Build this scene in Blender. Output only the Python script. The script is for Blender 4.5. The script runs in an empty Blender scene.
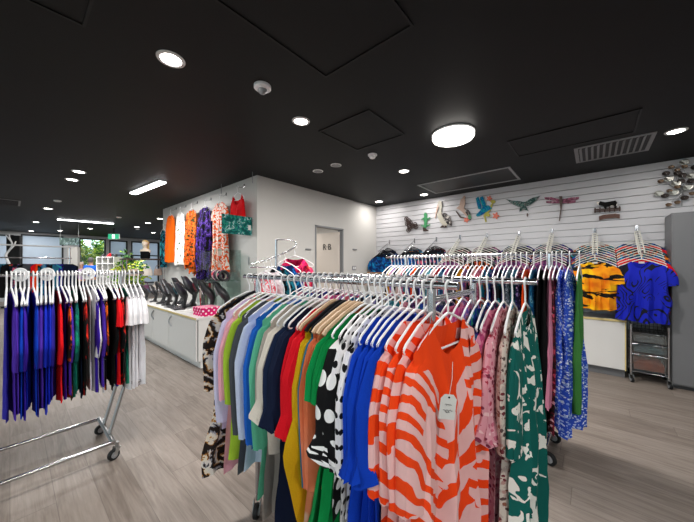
import bpy, bmesh, math, random
from math import sin, cos, pi, sqrt, radians
from mathutils import Vector, Matrix, noise

# ------------------------------------------------------------------ basics
F, CX, CY, EYE, CEIL = 288.5, 347.0, 265.0, 1.42, 2.74
FW = (0.7596, 0.6503)           # viewing direction on the floor plan
RT = (0.6503, -0.7596)
scene = bpy.context.scene
COL = scene.collection

def ray(u):
    r = (u - CX) / F
    return FW[0] + r * RT[0], FW[1] + r * RT[1]

def on_x(u, v, X):              # point of the sight line on the plane x = X
    dx, dy = ray(u); k = X / dx
    return Vector((X, dy * k, EYE + (CY - v) * k / F))

def on_y(u, v, Y):
    dx, dy = ray(u); k = Y / dy
    return Vector((dx * k, Y, EYE + (CY - v) * k / F))

def on_z(u, v, Z):
    dx, dy = ray(u); k = (EYE - Z) * F / (v - CY)
    return Vector((dx * k, dy * k, Z))

class MB:
    """collects quads and n-gons of one part"""
    def __init__(self): self.v = []; self.f = []; self.m = []; self.mi = 0
    def add(self, vs, fs):
        b = len(self.v); self.v += [tuple(p) for p in vs]
        for f in fs: self.f.append([b + i for i in f]); self.m.append(self.mi)
        return self
    def box(self, c, s, rz=0.0, bev=0.0):
        x, y, z = s[0] / 2, s[1] / 2, s[2] / 2
        if bev > 0:
            bm = bmesh.new(); bmesh.ops.create_cube(bm, size=1)
            for q in bm.verts: q.co = Vector((q.co.x * s[0], q.co.y * s[1], q.co.z * s[2]))
            bmesh.ops.bevel(bm, geom=bm.edges[:], offset=bev, segments=2, affect='EDGES', profile=0.7)
            bm.verts.ensure_lookup_table()
            vs = [q.co.copy() for q in bm.verts]; fs = [[q.index for q in f.verts] for f in bm.faces]
            bm.free()
        else:
            vs = [Vector((a * x, b * y, d * z)) for a in (-1, 1) for b in (-1, 1) for d in (-1, 1)]
            fs = [(0, 1, 3, 2), (4, 6, 7, 5), (0, 4, 5, 1), (2, 3, 7, 6), (0, 2, 6, 4), (1, 5, 7, 3)]
        R = Matrix.Rotation(rz, 3, 'Z')
        return self.add([R @ p + Vector(c) for p in vs], fs)
    def tube(self, pts, r, n=8, closed=False, cap=True):
        pts = [Vector(p) for p in pts]; N = len(pts)
        rs = r if isinstance(r, (list, tuple)) else [r] * N
        vs, fs = [], []; prev = None
        for i, p in enumerate(pts):
            a = pts[(i - 1) % N] if (closed or i > 0) else p
            b = pts[(i + 1) % N] if (closed or i < N - 1) else p
            t = (b - a)
            if t.length < 1e-9: t = Vector((0, 0, 1))
            t.normalize()
            if prev is None:
                up = Vector((0, 0, 1)) if abs(t.z) < .9 else Vector((1, 0, 0))
                nx = t.cross(up).normalized()
            else:
                nx = (prev - t * prev.dot(t))
                nx = nx.normalized() if nx.length > 1e-6 else t.orthogonal().normalized()
            prev = nx; ny = t.cross(nx)
            for k in range(n):
                an = 2 * pi * k / n
                vs.append(p + (nx * cos(an) + ny * sin(an)) * rs[i])
        for i in range(N if closed else N - 1):
            j = (i + 1) % N
            for k in range(n):
                q = (k + 1) % n
                fs.append((i * n + k, i * n + q, j * n + q, j * n + k))
        if cap and not closed:
            fs.append(tuple(range(n - 1, -1, -1))); fs.append(tuple((N - 1) * n + k for k in range(n)))
        return self.add(vs, fs)
    def lathe(self, prof, c=(0, 0, 0), n=20, sx=1.0, sy=1.0):
        vs, fs = [], []
        for r, z in prof:
            for k in range(n):
                a = 2 * pi * k / n
                vs.append((c[0] + r * cos(a) * sx, c[1] + r * sin(a) * sy, c[2] + z))
        for i in range(len(prof) - 1):
            for k in range(n):
                q = (k + 1) % n
                fs.append((i * n + k, i * n + q, (i + 1) * n + q, (i + 1) * n + k))
        fs.append(tuple(range(n - 1, -1, -1))); fs.append(tuple((len(prof) - 1) * n + k for k in range(n)))
        return self.add(vs, fs)
    def loft(self, rings, n=14):          # rings of (centre, rx, ry)
        vs, fs = [], []
        for c, rx, ry in rings:
            for k in range(n):
                a = 2 * pi * k / n
                vs.append((c[0] + rx * cos(a), c[1] + ry * sin(a), c[2]))
        for i in range(len(rings) - 1):
            for k in range(n):
                q = (k + 1) % n
                fs.append((i * n + k, i * n + q, (i + 1) * n + q, (i + 1) * n + k))
        fs.append(tuple(range(n - 1, -1, -1))); fs.append(tuple((len(rings) - 1) * n + k for k in range(n)))
        return self.add(vs, fs)
    def slab(self, pts, normal, th):      # an outline given its thickness
        pts = [Vector(p) for p in pts]; d = Vector(normal).normalized() * th; n = len(pts)
        vs = pts + [p + d for p in pts]
        fs = [tuple(range(n)), tuple(range(2 * n - 1, n - 1, -1))]
        fs += [(i, i + n, (i + 1) % n + n, (i + 1) % n) for i in range(n)]
        return self.add(vs, fs)
    def mesh(self, name, smooth=False):
        me = bpy.data.meshes.new(name); me.from_pydata(self.v, [], self.f)
        if max(self.m, default=0) > 0: me.polygons.foreach_set('material_index', self.m)
        if smooth:
            me.polygons.foreach_set('use_smooth', [True] * len(me.polygons))
        me.update()
        bm = bmesh.new(); bm.from_mesh(me); bmesh.ops.recalc_face_normals(bm, faces=bm.faces); bm.to_mesh(me); bm.free()
        if smooth:
            try: me.set_sharp_from_angle(angle=radians(50))
            except Exception: pass
        return me

def link(name, me, mats, parent=None, loc=None, rz=None):
    o = bpy.data.objects.new(name, me); COL.objects.link(o)
    mats = mats if isinstance(mats, (list, tuple)) else [mats]
    if len(me.materials) == 0:
        for m in mats: me.materials.append(m)
    elif list(me.materials) != list(mats):
        for i, m in enumerate(mats):
            o.material_slots[i].link = 'OBJECT'; o.material_slots[i].material = m
    if parent is not None: o.parent = parent
    if loc is not None: o.location = loc
    if rz is not None: o.rotation_euler = (0, 0, rz)
    return o

def part(name, mb, mats, parent, smooth=False, label=None):
    o = link(name, mb.mesh(name, smooth), mats, parent)
    if label: o['label'] = label
    return o

def tag(o, label, cat, group=None, kind=None):
    o['label'] = label; o['category'] = cat
    if group: o['group'] = group
    if kind: o['kind'] = kind
    return o

def thing(name, label, cat, loc=(0, 0, 0), rz=0.0, group=None):
    o = bpy.data.objects.new(name, None); COL.objects.link(o)
    o.empty_display_size = .05; o.location = loc; o.rotation_euler = (0, 0, rz)
    return tag(o, label, cat, group)

def struct(name, mb, mats, parent=None, smooth=False):
    o = link(name, mb.mesh(name, smooth), mats, parent)
    if parent is None: o['kind'] = 'structure'
    return o

def dup(root, loc, rz=0.0, label=None, group=None):
    r = root.copy(); COL.objects.link(r); r.location = loc; r.rotation_euler = (0, 0, rz)
    if label: r['label'] = label
    if group: r['group'] = group
    for ch in root.children:
        c = ch.copy(); COL.objects.link(c); c.parent = r
        for g in ch.children:
            d = g.copy(); COL.objects.link(d); d.parent = c
    return r

# ------------------------------------------------------------------ shader helper
class E:
    def __init__(s, nt, so): s.nt = nt; s.so = so
    def _m(s, op, o=None, o2=None):
        n = s.nt.nodes.new('ShaderNodeMath'); n.operation = op
        for i, q in enumerate((s, o, o2)):
            if q is None: continue
            if isinstance(q, E): s.nt.links.new(q.so, n.inputs[i])
            else: n.inputs[i].default_value = q
        return E(s.nt, n.outputs[0])
    def __add__(s, o): return s._m('ADD', o)
    def __radd__(s, o): return s._m('ADD', o)
    def __sub__(s, o): return s._m('SUBTRACT', o)
    def __rsub__(s, o): return (s * -1.0) + o
    def __mul__(s, o): return s._m('MULTIPLY', o)
    __rmul__ = __mul__
    def __gt__(s, o): return s._m('GREATER_THAN', o)
    def __lt__(s, o): return s._m('LESS_THAN', o)
    def sin(s): return s._m('SINE')
    def fract(s): return s._m('FRACT')
    def floor(s): return s._m('FLOOR')
    def abs(s): return s._m('ABSOLUTE')
    def sqrt(s): return s._m('SQRT')
    def max(s, o): return s._m('MAXIMUM', o)
    def min(s, o): return s._m('MINIMUM', o)
    def mod2(s): return (s * 0.5).fract() * 2.0

class Shader:
    def __init__(s, name, rough=.9, spec=.25, metal=0.0):
        s.mat = bpy.data.materials.new(name); s.mat.use_nodes = True
        s.nt = s.mat.node_tree; s.bsdf = s.nt.nodes['Principled BSDF']
        s.bsdf.inputs['Roughness'].default_value = rough
        s.bsdf.inputs['Specular IOR Level'].default_value = spec
        s.bsdf.inputs['Metallic'].default_value = metal
    def coords(s, kind='Object'):
        n = s.nt.nodes.new('ShaderNodeTexCoord'); q = s.nt.nodes.new('ShaderNodeSeparateXYZ')
        s.nt.links.new(n.outputs[kind], q.inputs[0]); s.vec = n.outputs[kind]
        return [E(s.nt, q.outputs[i]) for i in range(3)]
    def combine(s, x, y, z):
        n = s.nt.nodes.new('ShaderNodeCombineXYZ')
        for i, q in enumerate((x, y, z)):
            if isinstance(q, E): s.nt.links.new(q.so, n.inputs[i])
            else: n.inputs[i].default_value = q
        return n.outputs[0]
    def noise(s, vec, scale, detail=2.0, rough=.5, dist=0.0):
        n = s.nt.nodes.new('ShaderNodeTexNoise'); s.nt.links.new(vec, n.inputs['Vector'])
        n.inputs['Scale'].default_value = scale; n.inputs['Detail'].default_value = detail
        n.inputs['Roughness'].default_value = rough; n.inputs['Distortion'].default_value = dist
        return E(s.nt, n.outputs['Fac'])
    def voronoi(s, vec, scale, rnd=1.0):
        n = s.nt.nodes.new('ShaderNodeTexVoronoi'); s.nt.links.new(vec, n.inputs['Vector'])
        n.inputs['Scale'].default_value = scale; n.inputs['Randomness'].default_value = rnd
        q = s.nt.nodes.new('ShaderNodeSeparateColor'); s.nt.links.new(n.outputs['Color'], q.inputs[0])
        return E(s.nt, n.outputs['Distance']), E(s.nt, q.outputs[0])
    def ramp(s, fac, stops, interp='CONSTANT'):
        n = s.nt.nodes.new('ShaderNodeValToRGB'); n.color_ramp.interpolation = interp
        el = n.color_ramp.elements
        while len(el) < len(stops): el.new(0.5)
        for e, (p, c) in zip(el, stops): e.position = p; e.color = (*c, 1)
        s.nt.links.new(fac.so, n.inputs[0]); return n.outputs[0]
    def mix(s, fac, a, b):
        n = s.nt.nodes.new('ShaderNodeMix'); n.data_type = 'RGBA'
        s.nt.links.new(fac.so, n.inputs[0])
        for i, c in ((6, a), (7, b)):
            if isinstance(c, (tuple, list)): n.inputs[i].default_value = (*c[:3], 1)
            else: s.nt.links.new(c, n.inputs[i])
        return n.outputs[2]
    def base(s, c):
        if isinstance(c, (tuple, list)): s.bsdf.inputs['Base Color'].default_value = (*c[:3], 1)
        else: s.nt.links.new(c, s.bsdf.inputs['Base Color'])
        return s.mat
    def bump(s, h, strength=.2, dist=.01):
        n = s.nt.nodes.new('ShaderNodeBump'); n.inputs['Strength'].default_value = strength
        n.inputs['Distance'].default_value = dist
        s.nt.links.new(h.so, n.inputs['Height']); s.nt.links.new(n.outputs[0], s.bsdf.inputs['Normal'])

def hexc(h):
    def l(x): x /= 255; return x / 12.92 if x <= .04045 else ((x + .055) / 1.055) ** 2.4
    return tuple(l(int(h[i:i + 2], 16)) for i in (0, 2, 4))

def solid(name, h, rough=.9, spec=.25, metal=0.0):
    s = Shader(name, rough, spec, metal)
    return s.base(hexc(h) if isinstance(h, str) else h)

def cloth(name, h):
    """plain woven cloth with a faint weave"""
    s = Shader(name, .92, .15); s.coords()
    n = s.noise(s.vec, 260, 2); c = hexc(h)
    s.base(s.mix(n, tuple(q * .88 for q in c), tuple(min(1, q * 1.12) for q in c)))
    m = s.noise(s.vec, 26, 3); s.bump(m, .25, .012)
    return s.mat

def emit(name, h, k):
    s = Shader(name); c = hexc(h); s.base(c)
    s.bsdf.inputs['Emission Color'].default_value = (*c, 1); s.bsdf.inputs['Emission Strength'].default_value = k
    return s.mat

def glassy(name, tint='e8f4f0', gloss=.12):
    m = bpy.data.materials.new(name); m.use_nodes = True; nt = m.node_tree; nt.nodes.clear()
    o = nt.nodes.new('ShaderNodeOutputMaterial'); mx = nt.nodes.new('ShaderNodeMixShader')
    t = nt.nodes.new('ShaderNodeBsdfTransparent'); g = nt.nodes.new('ShaderNodeBsdfGlossy')
    t.inputs[0].default_value = (*hexc(tint), 1); g.inputs['Roughness'].default_value = .03
    mx.inputs[0].default_value = gloss
    nt.links.new(t.outputs[0], mx.inputs[1]); nt.links.new(g.outputs[0], mx.inputs[2]); nt.links.new(mx.outputs[0], o.inputs[0])
    return m

def dots(name, base, dot, pitch, rad, uv=True):
    s = Shader(name, .9, .2); x, y, z = s.coords('UV' if uv else 'Object')
    if uv: z = y
    else: x = x + y
    a = (x + z) * (.7071 / pitch); b = (x - z) * (.7071 / pitch)
    fa = a.fract() - .5; fb = b.fract() - .5
    return s.base(s.mix((fa * fa + fb * fb).sqrt() < rad, hexc(base), hexc(dot)))

def blotch(name, stops, scale=14, stretch=(1, 1, 1), dist=.6, detail=2.5, interp='CONSTANT'):
    """irregular printed colour patches"""
    s = Shader(name, .9, .2); x, y, z = s.coords()
    v = s.combine(x * stretch[0], y * stretch[1], z * stretch[2])
    n = (s.noise(v, scale, detail, .55, dist) - .5) * 2.1 + .5
    return s.base(s.ramp(n, [(p, hexc(c)) for p, c in stops], interp))

def floral(name, ground, petals, scale=30, size=.42, ground2=None):
    """scattered flower heads on a ground colour"""
    s = Shader(name, .9, .2); x, y, z = s.coords()
    w = s.noise(s.vec, 40, 2)
    v = s.combine(x + (w - .5) * .02, y * .4, z + (w - .5) * .02)
    d, r = s.voronoi(v, scale)
    k = len(petals)
    pc = s.ramp(r, [(i / k, hexc(c)) for i, c in enumerate(petals)])
    g = hexc(ground)
    if ground2:
        n = s.noise(s.vec, scale * .6, 3, .6, .5)
        g = s.mix(n > .53, hexc(ground), hexc(ground2))
    return s.base(s.mix(d < size, g, pc))

def bands(name, a, b, pitch, ang=0.0, wob=.05, wscale=6, bias=0.0, c=None, cth=.72):
    """wavy two tone bands"""
    s = Shader(name, .9, .2); x, y, z = s.coords()
    n = s.noise(s.vec, wscale, 2, .5, .4) - .5
    q = ((x * sin(ang) + z * cos(ang) + n * (wob * 4)) * (2 * pi / pitch)).sin()
    col = s.mix(q > bias, hexc(a), hexc(b))
    if c:
        m = s.noise(s.vec, wscale * 2.2, 2, .5, .8)
        col = s.mix(m > cth, col, hexc(c))
    return s.base(col)
EXPOSURE = 0.0
# ------------------------------------------------------------------ materials
M = {}
M['white_plastic'] = solid('white_plastic', 'f1f1f2', .35, .5)
M['wood_hanger'] = solid('pale_wood', 'c9a988', .5, .4)
M['black_velvet'] = solid('black_velvet', '16161a', .9, .1)
M['chrome'] = solid('chrome', 'c4c4c8', .18, .5, 1.0)
M['steel'] = solid('brushed_steel', 'a9abad', .35, .5, 1.0)
M['rubber'] = solid('black_rubber', '17181a', .6, .3)
M['grey_plastic'] = solid('grey_plastic', '8b8d90', .5, .4)
M['white_paint'] = solid('white_wall_paint', 'cfcdc9', .75, .25)
M['white_lam'] = solid('white_laminate', 'dddcda', .35, .45)
M['cream_edge'] = solid('cream_edging', 'd8c489', .5, .3)
M['white_metal'] = solid('white_metal', 'e2e2e2', .35, .5)
M['grey_lam'] = solid('grey_cabinet_paint', '6f7073', .45, .4)
M['dark_grey'] = solid('dark_grey_metal', '3a3b3e', .5, .4)
M['black'] = solid('satin_black', '131315', .5, .35)
M['clear'] = glassy('clear_glass', 'eef5f3', .10)
M['smoke_plastic'] = glassy('smoky_drawer_plastic', 'd0d4d4', .16)

GARMENT = {}                       # cached meshes by style
def prof(pts, t):
    for (a, x), (b, y) in zip(pts, pts[1:]):
        if t <= b:
            k = (t - a) / (b - a) if b > a else 0
            k = k * k * (3 - 2 * k)
            return x + (y - x) * k
    return pts[-1][1]

def cloth_uv(me, n):
    """lengths round and along the tube, in metres, for the prints that follow the cloth"""
    rows = len(me.vertices) // n; co = [v.co for v in me.vertices]
    acc = []
    for j in range(rows):
        a = [0.0]
        for k in range(n): a.append(a[-1] + (co[j * n + (k + 1) % n] - co[j * n + k]).length)
        acc.append([q - a[-1] * .5 for q in a])
    vl = [0.0]
    for j in range(1, rows): vl.append(vl[-1] + sum((co[j * n + k] - co[(j - 1) * n + k]).length for k in range(n)) / n)
    uv = me.uv_layers.new(name='UVMap')
    for p in me.polygons:
        last = p.index % n == n - 1
        for li in p.loop_indices:
            vi = me.loops[li].vertex_index; j, k = divmod(vi, n)
            if last and k == 0: k = n
            uv.data[li].uv = (acc[j][k], -vl[j])
    return me

def body_mesh(name, P, seed):
    R = random.Random(seed)
    NC, NR = P.get('nc', 22), P.get('nr', 20)
    sw, drop, nz, nw = P.get('sw', .2), P.get('drop', .07), P.get('nz', -.106), P.get('nw', .075)
    nd, bd, L = P.get('nd', .09), P.get('bd', .02), P['L']
    W = P.get('W', [(0, sw), (.25, sw - .01), (1, sw + .02)])
    th, amp, nf = P.get('th', .016), P.get('amp', .008), P.get('nf', 3)
    ph = [R.uniform(0, 6.28) for _ in range(6)]
    hem = P.get('hem', .01)
    def ztop(x, front):
        if abs(x) < nw:
            k = sqrt(max(0, 1 - (x / nw) ** 2))
            return nz - (nd if front else bd) * k
        return nz - drop * (abs(x) - nw) / max(1e-6, sw - nw)
    loop = [(-1 + 2 * i / NC, True) for i in range(NC + 1)] + [(1 - 2 * i / NC, False) for i in range(1, NC)]
    vs, fs = [], []
    n = len(loop)
    for j in range(NR + 1):
        t = j / NR
        for s, front in loop:
            x0 = s * sw
            zt = ztop(x0, front)
            zb = -L + hem * sin(3 * s + ph[5]) + hem * .6 * sin(9 * s + ph[4])
            z = zt * (1 - t) + zb * t
            tz = min(1, max(0, (nz - z) / (L + nz)))     # true fraction down the garment
            x = s * prof(W, t)
            g = min(1, t * 1.6)
            A = amp * (.15 + .85 * g)
            T = (.005 + (th - .005) * min(1, t * 5)) * sqrt(max(0, 1 - s * s)) ** .7
            y = (-T if front else T)
            y += A * (sin(nf * pi * s + ph[0] + t * .8) + .55 * sin(nf * 1.9 * pi * s + ph[1] - t) + .3 * sin(nf * 3.3 * pi * s + ph[2] + 2 * t))
            y += .8 * A * noise.noise((s * 7 + seed, z * 1.5, 3.1)) + .45 * A * noise.noise((s * 3 + seed, z * 9, 0))
            y += .25 * A * sin(11 * s + ph[3] + 2.5 * noise.noise((s, z * 2, seed + 9)))
            x += .6 * A * noise.noise((s * 2, z * 6, seed + 5)) * (1 + 1.8 * abs(s))
            if P.get('tiers'):
                for tt in P['tiers']:
                    if tz > tt: x *= 1.05 + .012 * sin(20 * s + tt * 30); y *= 1.12
            vs.append((x, y, z))
    for j in range(NR):
        for i in range(n):
            k = (i + 1) % n
            fs.append((j * n + i, j * n + k, (j + 1) * n + k, (j + 1) * n + i))
    mb = MB(); mb.add(vs, fs)
    return cloth_uv(mb.mesh(name, True), n)

def sleeve_mesh(name, side, P, S, seed):
    """tube hung from the armhole; S: list of (x beyond shoulder, z below shoulder, angle, half width, half thickness)"""
    R = random.Random(seed * 7 + side)
    sw = P.get('sw', .2); zs = P.get('nz', -.106) - P.get('drop', .07)
    n = 26
    pts = []
    for m, (a, b) in enumerate(zip(S, S[1:])):
        sub = 7 if m == len(S) - 2 else 4
        for k in range(sub):
            q = k / sub; pts.append(tuple(a[i] + (b[i] - a[i]) * q for i in range(5)))
    pts.append(S[-1])
    ph = R.uniform(0, 6.28); rf = P.get('ruffle', 0); fw = P.get('frill_from', .7)
    vs, fs = [], []
    N = len(pts)
    for j, (cx, cz, an, hw, ht) in enumerate(pts):
        t = j / (N - 1)
        wx, wz = cos(an), sin(an)              # direction of the width across the tube
        for k in range(n):
            b = 2 * pi * k / n
            u, w = cos(b), sin(b)
            f = noise.noise((u * 2.4 + seed, w * 2.4, cz * 2.2 + ph))
            g = noise.noise((u * 1.2 + 3, w * 1.2 + seed, cz * 11))
            rr = 1 + (.10 + .10 * t) * f + .08 * g
            y = ht * w * rr * 1.1 + .008 * t * f
            q = hw * u * rr; y *= P.get('puff', 1)
            zz = zs + cz + wz * q
            if rf and t > fw:
                e = (t - fw) / (1 - fw)
                y += rf * e * .8 * sin(6 * b + ph) + ht * .3 * e * w; q *= 1 + .20 * e + .10 * e * sin(7 * b + ph)
                zz += rf * .55 * e * sin(7 * b + ph * 2)
            else:
                zz += .008 * t * f
            vs.append((side * (sw + cx + wx * q), y, zz))
    for j in range(N - 1):
        for k in range(n):
            q = (k + 1) % n
            fs.append((j * n + k, j * n + q, (j + 1) * n + q, (j + 1) * n + k))
    mb = MB(); mb.add(vs, fs)
    return cloth_uv(mb.mesh(name, True), n)

SL_SHORT = [(-.06, -.06, 1.25, .07, .012), (-.015, -.09, .8, .078, .017), (.015, -.15, .35, .072, .019), (.018, -.22, .12, .070, .021)]
SL_34 = [(-.07, -.06, 1.3, .07, .012), (-.025, -.10, .85, .078, .017), (.008, -.19, .3, .064, .020), (.012, -.31, .05, .058, .020), (.004, -.42, .0, .060, .022)]
SL_BELL = [(-.07, -.06, 1.3, .07, .012), (-.02, -.10, .85, .08, .018), (.015, -.19, .32, .074, .021), (.018, -.29, .08, .068, .022), (.010, -.38, .0, .074, .025)]
SL_LONG = [(-.07, -.06, 1.3, .066, .012), (-.03, -.10, .85, .072, .016), (.004, -.21, .22, .058, .018), (.006, -.38, .0, .050, .018), (.0, -.55, 0, .044, .018)]
SL_KIMONO = [(-.08, -.06, 1.25, .08, .016), (-.02, -.11, .85, .10, .024), (.03, -.20, .4, .10, .03), (.05, -.31, .2, .105, .034), (.045, -.41, .1, .115, .036)]
SL_NARROW = [(-.05, -.06, 1.3, .06, .009), (-.02, -.10, .8, .06, .011), (.0, -.2, .2, .05, .011), (.035, -.31, .45, .052, .012), (-.015, -.42, -.15, .036, .011)]

STYLE = {
 'tee':    (dict(L=.70, sw=.2), SL_SHORT),
 'tunic':  (dict(L=.86, sw=.19, W=[(0, .19), (.3, .2), (1, .24)], amp=.01), SL_34),
 'blouse': (dict(L=.82, sw=.19, W=[(0, .19), (.3, .2), (1, .235)], amp=.011, ruffle=.02), SL_BELL),
 'shirt':  (dict(L=.88, sw=.2, W=[(0, .2), (.3, .205), (1, .225)], amp=.009), SL_LONG),
 'dress':  (dict(L=1.04, sw=.19, W=[(0, .19), (.35, .185), (1, .27)], amp=.013, hem=.02, nf=3.5), SL_34),
 'tiered': (dict(L=.98, sw=.19, W=[(0, .19), (.3, .19), (1, .26)], amp=.014, tiers=(.62, .82), hem=.015), SL_SHORT),
 'maxi':   (dict(L=1.36, sw=.17, W=[(0, .17), (.3, .17), (1, .23)], amp=.014, hem=.025, th=.02, nf=3, nr=22), None),
 'strip':  (dict(L=.86, sw=.19, W=[(0, .19), (.35, .17), (1, .22)], th=.008, amp=.005, nf=2), SL_NARROW),
 'slim':   (dict(L=.9, sw=.18, W=[(0, .18), (.3, .17), (1, .2)], th=.008, amp=.005, nf=2), None),
 'camisole': (dict(L=.62, sw=.15, drop=.05, nw=.115, nd=.16, bd=.1, W=[(0, .15), (.35, .2), (1, .24)], th=.02), None),
 'kimono': (dict(L=1.0, sw=.2, W=[(0, .2), (.15, .215), (.4, .24), (1, .27)]), SL_KIMONO),
 'wrap':   (dict(L=1.0, sw=.19, W=[(0, .19), (.3, .2), (1, .22)], th=.025, amp=.014), None),
}

def garment(name, style, mat, label, cat, loc, rz=0, group=None, var=0, sleeve_mat=None, L=None, over=None):
    key = (style, var, L, repr(sorted(over.items())) if over else None)
    if key not in GARMENT:
        P, S = STYLE[style]; P = dict(P)
        if L: P['L'] = L
        if over: P.update({k: v for k, v in over.items()})
        ms = [body_mesh('body', P, var * 13 + len(GARMENT) % 5 + 1)]
        if S:
            ms += [sleeve_mesh('sleeve', sd, P, S, var + 3) for sd in (-1, 1)]
        GARMENT[key] = ms
    ms = GARMENT[key]
    t = thing(name, label, cat, loc, rz, group)
    link('body', ms[0], mat, t)
    for s in ms[1:]: link('sleeve', s, sleeve_mat or mat, t)
    return t

# hangers ---------------------------------------------------------------------
def hook_mb(r=.0022, R_=.0175, stem=-.086):
    mb = MB(); pts = []
    for i in range(13):
        a = radians(-35 + 215 * i / 12)
        pts.append((R_ * cos(a), 0, R_ * sin(a)))
    pts += [(-R_ * .9, 0, -.014), (-.006, 0, -.034), (0, 0, -.055), (0, 0, stem)]
    return mb.tube(pts, r, 6)

def frame_mb(r=.005, half=.205, bar=True):
    mb = MB()
    L = [(-half, 0, -.180), (-half * .92, 0, -.164), (-.1, 0, -.122), (-.03, 0, -.094), (0, 0, -.086), (.03, 0, -.094), (.1, 0, -.122), (half * .92, 0, -.164), (half, 0, -.180)]
    mb.tube(L, r, 6)
    if bar:
        mb.tube([(-half, 0, -.180), (-half * .97, 0, -.190), (-half * .86, 0, -.193), (half * .86, 0, -.193), (half * .97, 0, -.190), (half, 0, -.180)], r * .85, 6)
    return mb

HM = {'tube': (hook_mb(.0034).mesh('hook', True), frame_mb(.0044, .186).mesh('frame', True)), 'wide': (hook_mb(.0042, .0215).mesh('hook', True), frame_mb(.005, .215).mesh('frame', True)),
      'arm': (hook_mb(.0055, .027).mesh('hook', True), frame_mb(.0062, .205, False).mesh('frame', True)), 'metal': (hook_mb(.0022).mesh('hook', True), frame_mb(.0085, .2, False).mesh('frame', True))}
def hanger(kind, label, loc, rz=0, group=None, mat=None, name=None):
    h, f = HM[{'white': 'tube', 'big': 'wide', 'arm': 'arm'}.get(kind, 'metal')]
    t = thing(name or 'clothes_hanger', label, 'hanger', loc, rz, group)
    m = mat or (M['white_plastic'] if kind in ('white', 'big', 'arm') else M['black_velvet'])
    link('hook', h, m if kind in ('white', 'big', 'arm') else M['chrome'], t)
    link('frame', f, m, t)
    return t

ORD = ['first', 'second', 'third', 'fourth', 'fifth', 'sixth', 'seventh', 'eighth', 'ninth', 'tenth', 'eleventh', 'twelfth', 'thirteenth', 'fourteenth', 'fifteenth', 'sixteenth']
def fill_rail(items, where, end, place, group, hgroup):
    """items: (y, description, name, style, material, category, hanger kind, extra); the list starts at the end that `end` names"""
    total = {}
    for it in items: total[it[1]] = total.get(it[1], 0) + 1
    seen = {}
    for i, (y, desc, name, style, mat, cat, hk, ex) in enumerate(items):
        k = seen.get(desc, 0); seen[desc] = k + 1
        if total[desc] > 1:
            d = f"{ORD[k]} {desc} from the {end} of the {where}"
            hd = f"hanger of the {ORD[k]} {desc} from {end}, {where}"
        else:
            d = f"{desc} hanging on the {where}"
            hd = f"hanger of the {desc} on the {where}"
        loc, rz = place(y, i)
        ex = dict(ex or {})
        rz += ex.pop('rot', 0); dz = ex.pop('hang', 0)
        g = garment(name, style, mat, d, cat, loc, rz, group, **ex)
        hg = hanger(hk, {'white': 'white ', 'big': 'white ', 'wood': 'wooden ', 'velvet': 'black '}[hk] + hd, loc, rz, hgroup,
               mat=M['wood_hanger'] if hk == 'wood' else None)
        if dz: hg.scale = (1, 1, dz)
        yield g
# ------------------------------------------------------------------ setting
def floor_mat():
    s = Shader('oak_vinyl_planks', .5, .35); x, y, z = s.coords()
    row = (x * (1 / .18)).floor()
    off = (row * 12.9898).sin() * 437.5
    off = off.fract()
    yy = y * (1 / 1.22) + off
    pid = (row * 78.233 + yy.floor() * 37.719).sin() * 143.5
    pid = pid.fract()
    v = s.combine(x * 9.0, y * .9, pid * 20.0)
    n = s.noise(v, 2.2, 6, .62, 1.4)
    v2 = s.combine(x * 60.0, y * 1.6, pid * 9.0)
    g = s.noise(v2, 1.6, 4, .6, .4)
    tone = n * .75 + g * .35 + pid * .15 - .12
    col = s.ramp(tone, [(.15, hexc('5a524b')), (.38, hexc('756b63')), (.55, hexc('877d75')), (.72, hexc('948a82')), (.95, hexc('a0978f'))], 'LINEAR')
    ex = ((x * (1 / .18)).fract() - .5).abs(); ey = (yy.fract() - .5).abs()
    seam = (ex > .492).max(ey > .4985)
    s.base(s.mix(seam * .55, col, hexc('4d463f')))
    s.bump(g * .3 - seam * .5, .12, .004)
    return s.mat
M['floor'] = floor_mat()
def ceil_mat():
    s = Shader('charcoal_ceiling_paint', .6, .22); s.coords()
    n = s.noise(s.vec, 1.3, 3)
    return s.base(s.mix(n, hexc('131415'), hexc('18191a')))
M['ceiling'] = ceil_mat()
M['slat'] = solid('slat_board_white', 'cdccd0', .38, .4)
M['alu'] = solid('aluminium_insert', 'a8a8ac', .3, .5, 1.0)
M['frost'] = None
def frost():
    m = bpy.data.materials.new('frosted_window_film'); m.use_nodes = True; nt = m.node_tree; nt.nodes.clear()
    o = nt.nodes.new('ShaderNodeOutputMaterial'); mx = nt.nodes.new('ShaderNodeMixShader')
    a = nt.nodes.new('ShaderNodeBsdfDiffuse'); b = nt.nodes.new('ShaderNodeBsdfTranslucent')
    a.inputs[0].default_value = (*hexc('c3cad1'), 1); b.inputs[0].default_value = (*hexc('d3dbe3'), 1)
    mx.inputs[0].default_value = .6
    nt.links.new(a.outputs[0], mx.inputs[1]); nt.links.new(b.outputs[0], mx.inputs[2]); nt.links.new(mx.outputs[0], o.inputs[0])
    return m
M['frost'] = frost()

WX, BX, BY, BY2, YB = 5.43, 2.356, 3.755, 7.75, 17.4
XL, YR = -5.0, -4.0
struct('floor', MB().box(((XL + 5.6) / 2, (YR + YB) / 2, -.05), (5.6 - XL + .2, YB - YR + .4, .1)), M['floor'])
struct('ceiling', MB().box(((XL + 5.6) / 2, (YR + YB) / 2, CEIL + .05), (5.6 - XL + .2, YB - YR + .4, .1)), M['ceiling'])

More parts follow.
